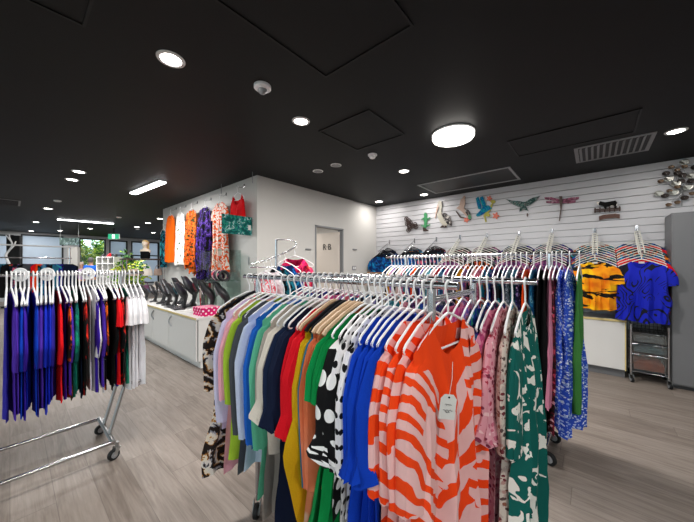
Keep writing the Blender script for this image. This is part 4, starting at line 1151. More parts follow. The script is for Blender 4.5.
for i, (x, y, s) in enumerate(spots):
    t = thing('jewellery_bust', f'black necklace stand on the cupboard, {where[i]}', 'jewellery stand', (x, y, CT), random.Random(i).uniform(-.9, .2), 'black jewellery stands on the cupboard')
    s *= 1.22; t.scale = (s, s, s); a = link('bust_form', bm_, m_bust, t); link('necklace', nk_m, [M['chrome'], solid(f'bead_{i}', ['7a2030', '2a6a7a', 'a0a0a4'][i % 3], .3, .5)][i % 2], t)
t = thing('gift_box', 'pink box with white spots on the near corner of the cupboard', 'box', (1.86, 4.27, CT), .03)
m_pd = dots('pink_white_spots', 'd8186c', 'f4e4ec', .055, .24, False)
part('box', MB().box((0, 0, .05), (.26, .30, .10), bev=.004), m_pd, t); part('lid', MB().box((0, 0, .108), (.27, .31, .022), bev=.003), m_pd, t)
for i, (x, y, rz) in enumerate([(1.80, 5.45, .2), (1.78, 5.15, -.1)]):
    mb = MB(); mb.box((0, 0, .008), (.16, .24, .016), bev=.004)
    t = thing('jewellery_tray', ['black oval tray of rings on the cupboard, farther one', 'black tray of rings on the cupboard, closer to the pink box'][i], 'tray', (x, y, CT), rz, 'black trays on the cupboard')
    part('tray', mb, m_bust, t)
    for k in range(6): part('ring', MB().tube([(-.045 + .045 * (k % 3) + .014 * cos(a), -.06 + .1 * (k // 3), .03 + .014 * sin(a)) for a in [2 * pi * j / 10 for j in range(10)]], .003, 5, closed=True), M['chrome'], t, True)
for i, (x, y) in enumerate([(1.80, 4.75), (1.90, 4.86)]):
    o = link('leaflet', MB().box((0, 0, .002), (.15, .21, .004)).mesh('leaflet'), M['white_paint'], None, (x, y, CT + .006 * i), .3 - .5 * i); tag(o, ['white leaflet lying on the cupboard by the pink box', 'white leaflet lying behind another on the cupboard'][i], 'leaflet')
t = thing('display_tower', 'slim white display tower on the cupboard beside the black stands', 'display stand', (2.16, 4.78, CT))
part('column', MB().box((0, 0, .17), (.11, .13, .32), bev=.004), M['white_lam'], t); part('base', MB().box((0, 0, .006), (.15, .17, .012), bev=.003), M['white_lam'], t)
# revolving necklace stand
t = thing('revolving_stand', 'clear revolving stand hung with green and red necklaces on the cupboard', 'display stand', (1.98, 4.55, CT))
part('base', MB().lathe([(.08, 0), (.08, .01), (.02, .016), (.012, .03), (.012, .46), (.004, .465)], n=20), M['steel'], t, True)
part('top_ring', MB().tube([(.085 * cos(a), .085 * sin(a), .44) for a in [2 * pi * k / 20 for k in range(20)]], .005, 6, closed=True), M['chrome'], t, True)
bc = [solid('bead_green', '6d8a6a', .3, .5), solid('bead_red', 'b01c30', .3, .5), solid('bead_pearl', 'cfc8bc', .3, .5), solid('bead_smoke', '55585c', .3, .5)]
for k in range(12):
    a = 2 * pi * k / 12; x, y = .085 * cos(a), .085 * sin(a); ln = .22 + .07 * (k % 3)
    part('necklace', MB().tube([(x, y - .012, .44), (x * 1.06, y - .016, .44 - ln * .6), (x * 1.05, y, .44 - ln), (x * 1.06, y + .016, .44 - ln * .6), (x, y + .012, .44)], .006, 5), bc[k % 4], t, True)
# glass case on the cupboard with a headband roll
t = thing('glass_case', 'open clear glass display case on the cupboard below the maze print dress', 'display case', (2.10, 4.40, CT))
for a, b, c, d in (((0, .30, .47), (.40, .008, .94), 'pane', None), ((.196, 0, .47), (.008, .59, .94), 'pane', None), ((0, 0, .48), (.38, .58, .008), 'shelf', None), ((0, 0, .944), (.40, .61, .008), 'top', None)):
    part(c, MB().box(a, b), M['clear'], t)
t = thing('headband_roll', 'striped roll of dark headbands on the glass case shelf', 'headbands', (2.08, 4.33, CT + .485))
for k in range(7):
    mb = MB(); y = -.15 + .045 * k
    mb.tube([(.07 * cos(a) * (1 + .1 * (k % 2)), y + .03 * sin(a), .075 + .07 * sin(a)) for a in [2 * pi * j / 16 for j in range(16)]], .018, 7, closed=True)
    part('headband', mb, [m_bust, C_['dusk'], C_['cream'], m_bust, C_['plumprint'], C_['pinkwhite'], m_bust][k], t, True)
part('stand', MB().box((0, -.02, .004), (.10, .26, .008)), m_bust, t)
t = thing('wall_bracket', 'small grey upright bracket on the white wall by the block corner', 'bracket', (BX, 3.97, 1.48))
part('plate', MB().box((-.006, 0, 0), (.012, .018, .12), bev=.003), M['steel'], t)

# slanted bead arm stand behind the double rack
t = thing('slant_arm_stand', 'thin chrome stand with a curved ball arm sloping over small children\'s clothes', 'clothes stand', (1.62, 2.26, 0))
def rel(u, v, X=None, Y=None):
    p = on_y(u, v, Y); return p - Vector(t.location)
part('post', MB().tube([(0, 0, .02), (0, 0, 1.66)], .011, 10), M['chrome'], t, True)
part('base', MB().lathe([(.22, 0), (.22, .012), (.05, .02), (.03, .03)], n=24), M['chrome'], t, True)
arm = [(0, 0, 1.64), (.02, 0, 1.66), (.12, 0, 1.664), (.2, 0, 1.662), (.235, 0, 1.645), (.235, 0, 1.62), (.20, 0, 1.585), (.12, 0, 1.545), (0, 0, 1.50), (-.12, 0, 1.463), (-.26, 0, 1.425)]
ap = part('curved_arm', MB().tube(arm, .006, 8), M['chrome'], t, True)
fine = []
for a, b in zip(arm[4:], arm[5:]):
    for k in range(3): fine.append(tuple(a[i] + (b[i] - a[i]) * k / 3 for i in range(3)))
for p in fine: part('ball', MB().lathe([(.001, -.011), (.008, -.008), (.011, 0), (.008, .008), (.001, .011)], p, 8), M['chrome'], ap, True)
part('lower_arm', MB().tube([(0, 0, 1.40), (-.27, 0, 1.40)], .006, 8), M['chrome'], t, True)
# small garments on that stand
for i, (dx, fab, d, rz, st, zz) in enumerate([(.225, 'hotpink', 'hot pink ruffled print top', .35, 'tee', 1.598), (.11, 'bluebatik', 'small blue print top', -.3, 'tee', 1.535), (.03, 'tealnight', 'small green print top', -.3, 'tee', 1.50), (-.05, 'white', 'small plain white top', -.3, 'slim', 1.475), (-.12, 'pinkwhite', 'small pink and white print top', -.3, 'slim', 1.45)]):
    X, Y = 1.62 + dx, 2.26
    garment('small_top', st, C_[fab], f'{d} on the slanted ball arm stand', 'top', (X, Y, zz), rz - pi / 2 + .5, 'tops on the ball arm stand', L=.40 if i == 0 else .5, var=i % 3, over=dict(sw=.13, W=[(0, .13), (.3, .16), (1, .17)], th=.04, amp=.035, nf=5) if i == 0 else dict(sw=.13, W=[(0, .13), (1, .15)], th=.016))
    hanger('white', f'white hanger of the {d} on the ball arm stand', (X, Y, zz), rz - pi / 2 + .5, 'hangers on the ball arm stand')
# ------------------------------------------------------------------ ceiling fittings
LED = emit('led_lens', 'fff8f0', 22.0); TUBE = emit('linear_diffuser', 'fbfcff', 14.0); OYST = emit('oyster_diffuser', 'fffaf2', 9.0)
def lamp(name, kind, loc, energy, size, sizey=None, col=(1, .965, .92), rz=0, spread=pi):
    l = bpy.data.lights.new(name, kind); l.energy = energy; l.color = col
    l.shape = 'DISK' if sizey is None else 'RECTANGLE'; l.size = size
    if sizey: l.size_y = sizey
    l.spread = spread
    o = bpy.data.objects.new(name, l); COL.objects.link(o); o.location = loc; o.rotation_euler = (0, 0, rz); return o
DLK = 1.0
def downlight(p, label, r=.055, e=26):
    t = thing('downlight', label, 'downlight', (p.x, p.y, CEIL), 0, 'recessed downlights')
    pr_ = [(r, -.001), (r * 1.05, -.008), (r * 1.38, -.006), (r * 1.42, -.001)]
    mb = MB(); n = 24
    for rr, z in pr_:
        for k in range(n): mb.v.append((rr * cos(2 * pi * k / n), rr * sin(2 * pi * k / n), z))
    for i in range(3):
        for k in range(n): mb.f.append([i * n + k, i * n + (k + 1) % n, (i + 1) * n + (k + 1) % n, (i + 1) * n + k]); mb.m.append(0)
    part('rim', mb, M['white_metal'], t, True)
    part('lens', MB().lathe([(r, -.003), (r * .98, -.005)], n=24), LED, t)
    lamp('downlight_lamp', 'AREA', (p.x, p.y, CEIL - .012), e * DLK, r * 2)
DL = [((171, 59), 'single bright downlight over the rolling rack aisle', 26), ((301, 121), 'downlight between the ceiling camera and the round light', 26), ((404, 171), 'downlight above the slat wall corner, by the round light', 22), ((379, 201.5), 'downlight where the grey wall meets slat wall', 6),
      ((424, 194.5), 'small downlight beside the dark ceiling panel frame', 5), ((676, 131), 'downlight beside the ribbed air vent', 10), ((79, 171.5), 'farther of two close downlights before the long strip light', 16), ((72, 179.5), 'closer of two paired downlights before strip light', 16),
      ((48, 208.5), 'downlight past the paired downlights towards back wall', 26), ((36, 222), 'downlight above the far clothes rail', 26), ((31, 231), 'last downlight before the back windows', 22), ((148, 223), 'downlight beside the fitting room block', 14), ((137, 227), 'second downlight beyond the short strip light', 20), ((60, 230.5), 'downlight behind the hanging sign wires', 22), ((90, 228.5), 'downlight near the plant window', 22), ((160, 218.5), 'downlight close to the fitting room side wall', 12), ((153.5, 232.5), 'downlight above the small mannequin', 8)]
for (u, v), lab, e in DL: downlight(on_z(u, v, CEIL), lab, .058 if v < 200 else .065, e)
for i, (x, y) in enumerate([(.2, -.9), (2.4, -1.2), (-1.8, .8), (-2.4, 2.6), (-1.6, -1.6), (4.2, -2.2)]):
    downlight(Vector((x, y, CEIL)), f'downlight in the front part of the shop, {["aisle centre", "by the slat wall", "rolling rack side", "beyond the rolling rack", "shop front corner", "beside the tall cabinet"][i]}', .058, [26, 9, 26, 26, 26, 7][i])
# round surface light
p = on_z(453, 133, CEIL)
t = thing('round_ceiling_light', 'large round white ceiling light glowing above the dress rack', 'ceiling light', (p.x, p.y, CEIL))
part('base', MB().lathe([(.20, 0), (.205, -.012), (.20, -.02)], n=40), M['white_metal'], t, True)
part('diffuser', MB().lathe([(.196, -.02), (.198, -.045), (.185, -.064), (.12, -.076), (.001, -.08)], n=40), OYST, t, True)
lamp('round_lamp', 'AREA', (p.x, p.y, CEIL - .095), 60, .38)
# linear lights
a = on_z(133, 192, CEIL); b = on_z(163, 180, CEIL)
def strip(a, b, w, label, drop=.0, e=40, wires=None):
    c = (a + b) / 2; d = (b - a); L = d.length; rz = math.atan2(d.y, d.x)
    t = thing('strip_light', label, 'strip light', (c.x, c.y, CEIL - drop), rz)
    part('housing', MB().box((0, 0, -.012), (L, w, .024), bev=.003), M['white_metal'], t); part('diffuser', MB().box((0, 0, -.032), (L * .985, w * .86, .018), bev=.006), TUBE, t)
    lamp('strip_lamp', 'AREA', (c.x, c.y, CEIL - drop - .05), e, L * .95, w * .8, (1, .99, .98), rz)
    if drop > .01:
        for s in (-.4, .4): part('suspension', MB().tube([(s * L, 0, 0), (s * L, 0, drop)], .003, 6), M['steel'], t)
    return t
strip(a, b, .11, 'short white strip light on the ceiling before the fitting room block')
zz = CEIL - .02
a = on_z(57, 219, zz); b = on_z(114, 223.5, zz)
strip(a, b, .10, 'long white strip light before the plant window', .0, 110)
# hanging sign on two wires below the strip
sy = on_z(85, 221, CEIL); SD = 9.4
def at_depth(u, v, z): return Vector((ray(u)[0] * z, ray(u)[1] * z, EYE + (CY - v) * z / F))
l, r = at_depth(60, 241.5, SD), at_depth(79, 241.5, SD)
c = (l + r) / 2; rz = math.atan2(r.y - l.y, r.x - l.x)
t = thing('hanging_sign', 'dark green grey sign hung from the ceiling on two thin wires', 'sign', c, rz)
m_sign = blotch('faded_sign_face', [(0, '3a4a48'), (.5, '53665f'), (.6, '76868a'), (.7, '2f3c3c')], 7)
W = (r - l).length
part('board', MB().box((0, 0, 0), (W, .03, .24), bev=.003), m_sign, t)
for s in (-.48, .48): part('wire', MB().tube([(W * s, 0, .12), (W * s, 0, CEIL - c.z)], .003, 6), M['white_metal'], t)
# exit sign
EG = emit('exit_green', '2fa878', .7); EWH = emit('exit_white', 'f4faf6', 1.2)
c = at_depth(113.5, 236.5, 10.4)
t = thing('exit_sign', 'green and white illuminated running figure exit sign under the ceiling', 'exit sign', c, math.atan2(RT[1], RT[0]))
part('case', MB().box((0, .02, 0), (.40, .04, .19), bev=.004), M['white_metal'], t); part('face', MB().box((0, -.004, 0), (.385, .008, .175)), EG, t); part('door_symbol', MB().box((.005, -.010, 0), (.10, .004, .14)), EWH, t)
fig = MB(); S_ = .0016
fig.slab([(q[0] * S_ + .005, -.0125, q[1] * S_) for q in ell(8, 30, 7, 7, 10)], (0, -1, 0), .002)
fig.slab([(q[0] * S_ + .005, -.0125, q[1] * S_) for q in [(-4, 20), (8, 20), (22, 8), (18, 4), (8, 10), (4, -6), (16, -18), (12, -36), (5, -34), (8, -20), (-6, -12), (-18, -32), (-26, -28), (-12, -4), (-6, 8), (-16, 4), (-20, 10)]], (0, -1, 0), .002)
part('running_figure', fig, EG, t); part('hanger', MB().box((0, .02, (.095 + CEIL - c.z) / 2), (.015, .015, CEIL - c.z - .095)), M['black'], t)

# domes, speakers, detectors
def disc(name, label, u, v, prof_, m, cat, rz=0):
    p = on_z(u, v, CEIL); t = thing(name, label, cat, (p.x, p.y, CEIL), rz)
    return t
t = disc('ceiling_camera', 'white ceiling dome camera beside the single bright downlight', 262.5, 86, None, None, 'camera')
part('base', MB().lathe([(.062, 0), (.062, -.018), (.05, -.028), (.034, -.030)], n=28), M['white_plastic'], t, True)
part('dome', MB().lathe([(.034, -.030), (.032, -.042), (.022, -.054), (.001, -.060)], n=20), M['grey_plastic'], t, True)
t = disc('smoke_detector', 'small white smoke detector beside the round ceiling light', 372.5, 154.5, None, None, 'smoke detector')
part('base', MB().lathe([(.055, 0), (.055, -.014), (.048, -.018)], n=24), M['white_plastic'], t, True); part('sensor', MB().lathe([(.036, -.018), (.036, -.038), (.026, -.048), (.001, -.05)], n=20), M['white_plastic'], t, True)
for u, v, lab in ((318, 171, 'white round ceiling speaker closer to the fitting room block'), (336, 165, 'white round ceiling speaker closer to the round light')):
    t = disc('ceiling_speaker', lab, u, v, None, None, 'speaker')
    part('rim', MB().lathe([(.072, 0), (.072, -.006), (.062, -.008)], n=28), M['white_plastic'], t, True); part('grille', MB().lathe([(.06, -.008), (.04, -.010), (.001, -.0105)], n=24), M['grey_plastic'], t, True)
for u, v, lab in ((57.5, 200.5, 'small white sprinkler plate by paired downlights'), (119, 217, 'small white detector by the strip light end'), (137.5, 229, 'small white disc past the short strip light')):
    t = disc('ceiling_detector', lab, u, v, None, None, 'detector'); part('base', MB().lathe([(.06, 0), (.06, -.015), (.045, -.025), (.001, -.028)], n=20), M['white_plastic'], t, True)
# rods from ceiling to fitting room block display
for u, v0, lab in ((221.3, 161, 'thin white rod running from the ceiling to the block edge'), (252.5, 173, 'short thin rod at the block corner ceiling edge')):
    p = on_x(u, 180, BX - .12)
    o = link('ceiling_rod', MB().tube([(0, 0, 0), (0, 0, -.16)], .005, 8).mesh('ceiling_rod', True), M['grey_plastic'], None, (p.x, p.y, CEIL)); tag(o, lab, 'rod')

# access panels: thin dark frames with a flush lid
def ceiling_panel(pts, label, wf, m, name='access_panel', lid=True, fillm=None):
    ps = [on_z(u, v, CEIL) for u, v in pts]; c = sum(ps, Vector()) / 4
    t = thing(name, label, 'ceiling panel', (c.x, c.y, CEIL))
    q = [p - c for p in ps]; mb = MB()
    for i in range(4):
        a, b = q[i], q[(i + 1) % 4]; d = b - a
        mb.box((a + b) / 2 + Vector((0, 0, -.004)), (d.length + wf, wf, .012), math.atan2(d.y, d.x))
    part('frame', mb, m, t)
    k = [p * .97 + Vector((0, 0, -.0015)) for p in q]; part('lid', MB().slab(k, (0, 0, 1), .001), fillm or M['ceiling'], t)
    return t
M['hatch'] = solid('hatch_edge', '0a0a0b', .5, .3)
def panel_xy(x0, x1, y0, y1, label, wf=.013, m=None, name='access_panel', fillm=None):
    t = thing(name, label, 'ceiling panel', ((x0 + x1) / 2, (y0 + y1) / 2, CEIL)); a, b = (x1 - x0) / 2, (y1 - y0) / 2
    mb = MB()
    for s in (-1, 1): mb.box((0, s * b, -.004), (2 * a + wf, wf, .01)); mb.box((s * a, 0, -.004), (wf, 2 * b - wf, .01))
    part('frame', mb, m or M['hatch'], t); part('lid', MB().box((0, 0, -.001), (2 * a - wf, 2 * b - wf, .002)), fillm or M['ceiling'], t)
    return t
def corner(u, v): return on_z(u, v, CEIL)
c1 = corner(326, 76); c2 = corner(414, 27)       # big hatch near the top
panel_xy(c2.x - 1.25 if False else c1.x - 1.15, c1.x, min(c1.y, c2.y), max(c1.y, c2.y), 'large dark access hatch in the ceiling before the ceiling camera')
c1 = corner(84, 25); panel_xy(c1.x - .95, c1.x, c1.y - .9, c1.y, 'dark access hatch in the ceiling above the rolling rack')
c1 = corner(404, 134); panel_xy(c1.x - .6, c1.x, c1.y, c1.y + .6, 'square dark access hatch beside the smoke detector')
c1 = corner(640, 113); panel_xy(c1.x - .1, c1.x + .45, c1.y, c1.y + 1.0, 'dark access hatch beside the ribbed air vent')
M['linear_frame'] = solid('grey_diffuser_frame', 'a4a5a8', .5, .4)
A, B, C2, D2_ = corner(421, 185), corner(436, 193), corner(519, 179), corner(509, 167)
panel_xy(min(A.x, D2_.x), max(B.x, C2.x), min(C2.y, D2_.y), max(A.y, B.y), 'long dark ceiling panel with a pale frame above the slat wall', .03, M['linear_frame'], 'ceiling_register', M['black'])
# supply vent with blades
A, B, C2, D2_ = corner(577, 148), corner(577, 163), corner(645, 149), corner(657, 132)
x0, x1, y0, y1 = (A.x + D2_.x) / 2, (B.x + C2.x) / 2, (C2.y + D2_.y) / 2, (A.y + B.y) / 2
t = panel_xy(x0, x1, y0, y1, 'pale framed air vent with dark blades above the cow plaque', .035, M['grey_plastic'], 'air_vent', M['black']); t['category'] = 'vent'
n = 11
for k in range(n):
    y = -(y1 - y0) / 2 + .05 + (y1 - y0 - .1) * k / (n - 1)
    mb = MB(); mb.slab([(-(x1 - x0) / 2 + .02, y, -.004), ((x1 - x0) / 2 - .02, y, -.004), ((x1 - x0) / 2 - .02, y + .022, -.018), (-(x1 - x0) / 2 + .02, y + .022, -.018)], (0, 0, -1), .002); part('blade', mb, M['grey_plastic'], t)
c1 = corner(8, 203)
t = panel_xy(c1.x - .16, c1.x + .16, c1.y - .5, c1.y + .25, 'grey slotted air vent on the ceiling beyond the rolling rack', .03, M['grey_plastic'], 'air_vent', M['black']); t['category'] = 'vent'
for k in range(9): part('blade', MB().box((0, -.3 + .075 * k, -.012), (.28, .018, .016)), M['dark_grey'], t)

# ------------------------------------------------------------------ far part of the shop
# glass shelving with a small mannequin on its dark top
GX, GY = 1.93, 7.55
t = thing('glass_shelf_unit', 'glass shelving with dark top beyond the white cupboard', 'shelf', (GX, GY, 0))
for z in (.45, .82, 1.18): part('shelf', MB().box((0, 0, z), (.72, .36, .010)), M['clear'], t)
part('top', MB().box((0, 0, 1.545), (.80, .42, .03), bev=.003), solid('dark_walnut', '3a2e28', .5, .4), t)
for x in (-.35, .35):
    for y in (-.17, .17): part('post', MB().box((x, y, .765), (.018, .018, 1.53)), M['chrome'], t)
part('base', MB().box((0, 0, .06), (.78, .42, .12), bev=.004), M['white_lam'], t)
def figure_bust(name, label, loc, skin, hair, top, s=1.0, rz=0):
    t = thing(name, label, 'mannequin', loc, rz); t.scale = (s, s, s)
    mb = MB(); mb.loft([((0, 0, 0), .07, .05), ((0, 0, .02), .09, .06), ((0, 0, .10), .085, .06), ((0, 0, .17), .11, .055), ((0, 0, .205), .085, .045), ((0, -.005, .225), .035, .033), ((0, -.008, .255), .03, .03), ((0, -.015, .28), .045, .05), ((0, -.015, .32), .056, .065), ((0, -.01, .36), .055, .065), ((0, -.005, .39), .035, .04), ((0, 0, .40), .005, .005)], 16)
    part('body', mb, skin, t, True)
    hb = MB(); hb.loft([((0, .045, .20), .06, .02), ((0, .042, .27), .066, .034), ((0, .02, .33), .068, .06), ((0, .01, .37), .066, .07), ((0, .0, .405), .045, .05), ((0, .0, .418), .006, .006)], 14); part('hair', hb, hair, t, True)
    tb = MB(); tb.loft([((0, 0, .004), .076, .056), ((0, 0, .02), .096, .066), ((0, 0, .10), .092, .067), ((0, 0, .16), .10, .062)], 16); part('top', tb, top, t, True)
    return t
m_skin = solid('mannequin_ivory', 'e8d8c4', .5, .4); m_blond = solid('blond_hair', 'd9b878', .6, .3)
figure_bust('mannequin_bust', 'small ivory mannequin bust with blond hair on the dark shelf top', (GX + .02, GY, 1.56), m_skin, m_blond, C_['black'], 1.0, -.6)
for i, (x, z, c) in enumerate([(-.2, 1.185, 'b7a08c'), (.05, 1.185, 'd8cfc4'), (.25, 1.185, '9a8478'), (-.22, .825, '2c2c30'), (.0, .825, '6b3a5a'), (.22, .825, 'cfc6bc'), (-.2, .455, '4a4a50'), (.15, .455, '8c6a50')]):
    pl = ['top glass shelf', 'middle glass shelf', 'bottom glass shelf'][i // 3]; cn = ['tan', 'cream', 'taupe', 'black', 'plum', 'pale', 'dark grey', 'brown'][i]
    t = thing('handbag', f'{cn} small handbag on the {pl} beyond the cupboard', 'handbag', (GX + x, GY - .05, z), .3 * (i % 3 - 1), 'handbags on the glass shelves')
    m = solid(f'leather_{cn}', c, .5, .4)
    part('bag_body', MB().loft([((0, 0, 0), .09, .045), ((0, 0, .02), .10, .05), ((0, 0, .10), .09, .04), ((0, 0, .15), .075, .02)], 16), m, t, True)
    part('handle', MB().tube([(.055 * cos(pi * k / 10), 0, .145 + .09 * sin(pi * k / 10)) for k in range(11)], .006, 6), m, t, True)

# far rail of clothes
fy = 8.4
t = thing('garment_rack', 'long clothes rack near the back windows with mixed small garments', 'clothes rack', (.55, fy, 0)); 
part('rail', MB().tube([(-1.1, 0, 1.56), (.30, 0, 1.56)], .014, 10), M['chrome'], t, True); part('top_shelf', MB().box((-.35, .02, 1.80), (1.35, .16, .02)), M['white_metal'], t)
for x in (-1.0, .27): part('upright', MB().tube([(x, 0, .1), (x, 0, 1.79)], .014, 10), M['chrome'], t, True); part('foot', MB().box((x, 0, .05), (.05, .5, .1)), M['chrome'], t)
fc = ['orange', 'mustard', 'black', 'violet', 'multi', 'redw', 'petrol', 'tealgreen', 'black', 'charcoal', 'dusk', 'plumprint', 'tealnight', 'black', 'multi', 'charcoal', 'redw', 'orange', 'petrol', 'aqua', 'tealtie', 'navy', 'black', 'indigo', 'navy', 'black']
fn = dict(orange='orange', mustard='mustard', black='black', violet='violet', multi='multicoloured', redw='red', petrol='petrol blue', tealgreen='teal green', charcoal='charcoal', dusk='dark patterned', plumprint='plum print', tealnight='teal print', aqua='aqua', tealtie='blue tie dyed', navy='navy', indigo='indigo')
cnt = {}
fm = {}
for st in ('tee', 'slim', 'tunic'):
    P, S_l = STYLE[st]; P = dict(P); P['L'] = .74; P['nc'] = 8; P['nr'] = 8; fm[st] = body_mesh('far_garment', P, 5)
tot = {c: fc.count(c) for c in fc}
for i, c in enumerate(fc):
    cnt[c] = cnt.get(c, 0) + 1
    x = -.30 + .043 * i
    d = f'{ORD[cnt[c] - 1]} {fn[c]} garment from the dark panel end of the far rack' if tot[c] > 1 else f'only {fn[c]} garment on the far rack near the windows'
    o = link('top', fm[['tee', 'slim', 'tunic'][i % 3]], C_[c], None, (x, fy, 1.56), rnd.uniform(-.5, .9)); tag(o, d, 'top', 'clothes on the far rack')
# dark panel with a twisted white branch by the back wall
p = at_depth(12, 246, 9.6)
t = thing('black_screen', 'tall black display screen with white twisted branch at the far end', 'screen', (p.x, p.y, 0), math.atan2(RT[1], RT[0]))
part('panel', MB().box((.05, 0, 1.2), (.42, .05, 2.4), bev=.004), M['black'], t); part('foot', MB().box((.05, 0, .03), (.5, .3, .06)), M['black'], t)
pts = [(-.13 + .05 * sin(k * .7) + .012 * k, -.06 - .03 * cos(k * .9), 1.15 + .085 * k) for k in range(16)]
part('branch', MB().tube(pts, [.05 - .0022 * k for k in range(16)], 8), M['white_plastic'], t, True)
part('twig', MB().tube([pts[8], (.06, -.08, 1.95), (.16, -.08, 2.05), (.22, -.08, 2.2)], .02, 7), M['white_plastic'], t, True); part('twig', MB().tube([pts[12], (.0, -.1, 2.3), (-.08, -.1, 2.4)], .018, 7), M['white_plastic'], t, True)

# white column, pigeonhole shelf, plants
p = at_depth(74, 255, 11.0)
t = thing('white_column', 'slim white pillar beside the plant window', 'pillar', (p.x, p.y, 0), -.4); part('shaft', MB().box((0, 0, 1.05), (.28, .28, 2.1), bev=.005), M['white_paint'], t); part('base', MB().box((0, 0, .03), (.34, .34, .06)), M['white_lam'], t)
p = at_depth(109, 258, 9.2)
t = thing('pigeonhole_shelf', 'white pigeonhole shelf unit below the exit sign', 'shelf', (p.x, p.y, 0), math.atan2(RT[1], RT[0]))
mb = MB(); w, h = .54, 1.68
for k in range(4): mb.box((-w / 2 + w * k / 3, 0, h / 2), (.018, .30, h))
for k in range(9): mb.box((0, 0, .01 + (h - .02) * k / 8), (w + .016, .299, .018))
mb.box((0, .155, h / 2), (w + .018, .01, h)); part('frame', mb, M['white_lam'], t)
for k in range(3):
    sh = link('shoe', MB().loft([((0, 0, 0), .035, .11), ((0, 0, .018), .036, .112), ((0, .03, .05), .032, .075), ((0, .055, .085), .028, .045), ((0, .06, .10), .02, .035)], 14).mesh('shoe', True), [M['black'], C_['redw'], M['black']][k], None, (p.x + RT[0] * (-.2 + .2 * k), p.y + RT[1] * (-.2 + .2 * k), 1.681), -.6)
    tag(sh, ['black shoe on the pigeonhole shelf, towards the plant window', 'dark red shoe on top of the pigeonhole shelf', 'black shoe on the pigeonhole shelf, towards the glass shelves'][k], 'shoe', 'shoes on the pigeonhole shelf')
def leaf_cloud(name, R, n, c, ext, size, m, seed, thin=False):
    r = random.Random(seed); mb = MB()
    for i in range(n):
        while True:
            q = Vector((r.uniform(-1, 1), r.uniform(-1, 1), r.uniform(-1, 1)))
            if q.length < 1 and q.length > .35: break
        p = Vector(c) + Vector((q.x * ext[0], q.y * ext[1], q.z * ext[2]))
        d = Vector((r.uniform(-1, 1), r.uniform(-1, 1), r.uniform(-.6, .8))).normalized(); e = d.orthogonal().normalized(); s = size * r.uniform(.6, 1.3)
        mb.add([p, p + d * s * .5 + e * s * .28, p + d * s, p + d * s * .5 - e * s * .28], [(0, 1, 2, 3)])
    return mb
lf_m = blotch('leaf_greens', [(0, '2f6a24'), (.4, '5a9a30'), (.5, '8cc038'), (.57, 'ece04a'), (.66, '6aa034'), (.74, 'f6f6a8')], 3.5)
lf_d = blotch('dark_leaf_greens', [(0, '16301a'), (.45, '2c5226'), (.6, '4a7034'), (.7, '8aa038')], 6)
m_pot = solid('terracotta_pot', '8a5a44', .7)
for i, (u, d, h, lab, mm) in enumerate([(127, 9.6, 1.75, 'tall olive potted plant before the grey window', lf_d), (123, 7.9, 1.42, 'low leafy potted plant beside pigeonhole shelf', lf_m), (139, 9.2, 1.5, 'pale green potted plant behind the glass shelves', lf_m)]):
    p = at_depth(u, 260, d); t = thing('potted_plant', lab, 'plant', (p.x, p.y, 0))
    part('pot', MB().lathe([(.11, 0), (.15, .28), (.16, .30), (.14, .30), (.13, .27)], n=20), m_pot, t, True); part('stem', MB().tube([(0, 0, .25), (.02, .01, h * .5), (0, 0, h * .85)], .014, 7), M['brown'], t, True)
    part('foliage', leaf_cloud('f', None, 260, (0, 0, h * .78), (.26, .26, h * .30), .13, mm, i), mm, t)
# garden beyond the glazed opening
for i, (x, y, z, e) in enumerate([(2.05, 18.4, 1.4, (.5, .5, 1.35)), (2.9, 19.0, 1.3, (.55, .5, 1.4)), (3.5, 20.3, 1.5, (.6, .5, 1.5))]):
    t = thing('garden_shrub', ['sunlit green and yellow shrub outside the clear window', 'leafy shrub outside, middle of the three', 'leafy shrub outside behind the grey frame'][i], 'shrub', (x, y, -.1), 0, 'shrubs outside')
    part('foliage', leaf_cloud('f', None, 1500, (0, 0, z + .1), e, .17, lf_m, 20 + i), lf_m, t); part('stem', MB().tube([(0, 0, .0), (.03, 0, z)], .04, 8), M['brown'], t, True)

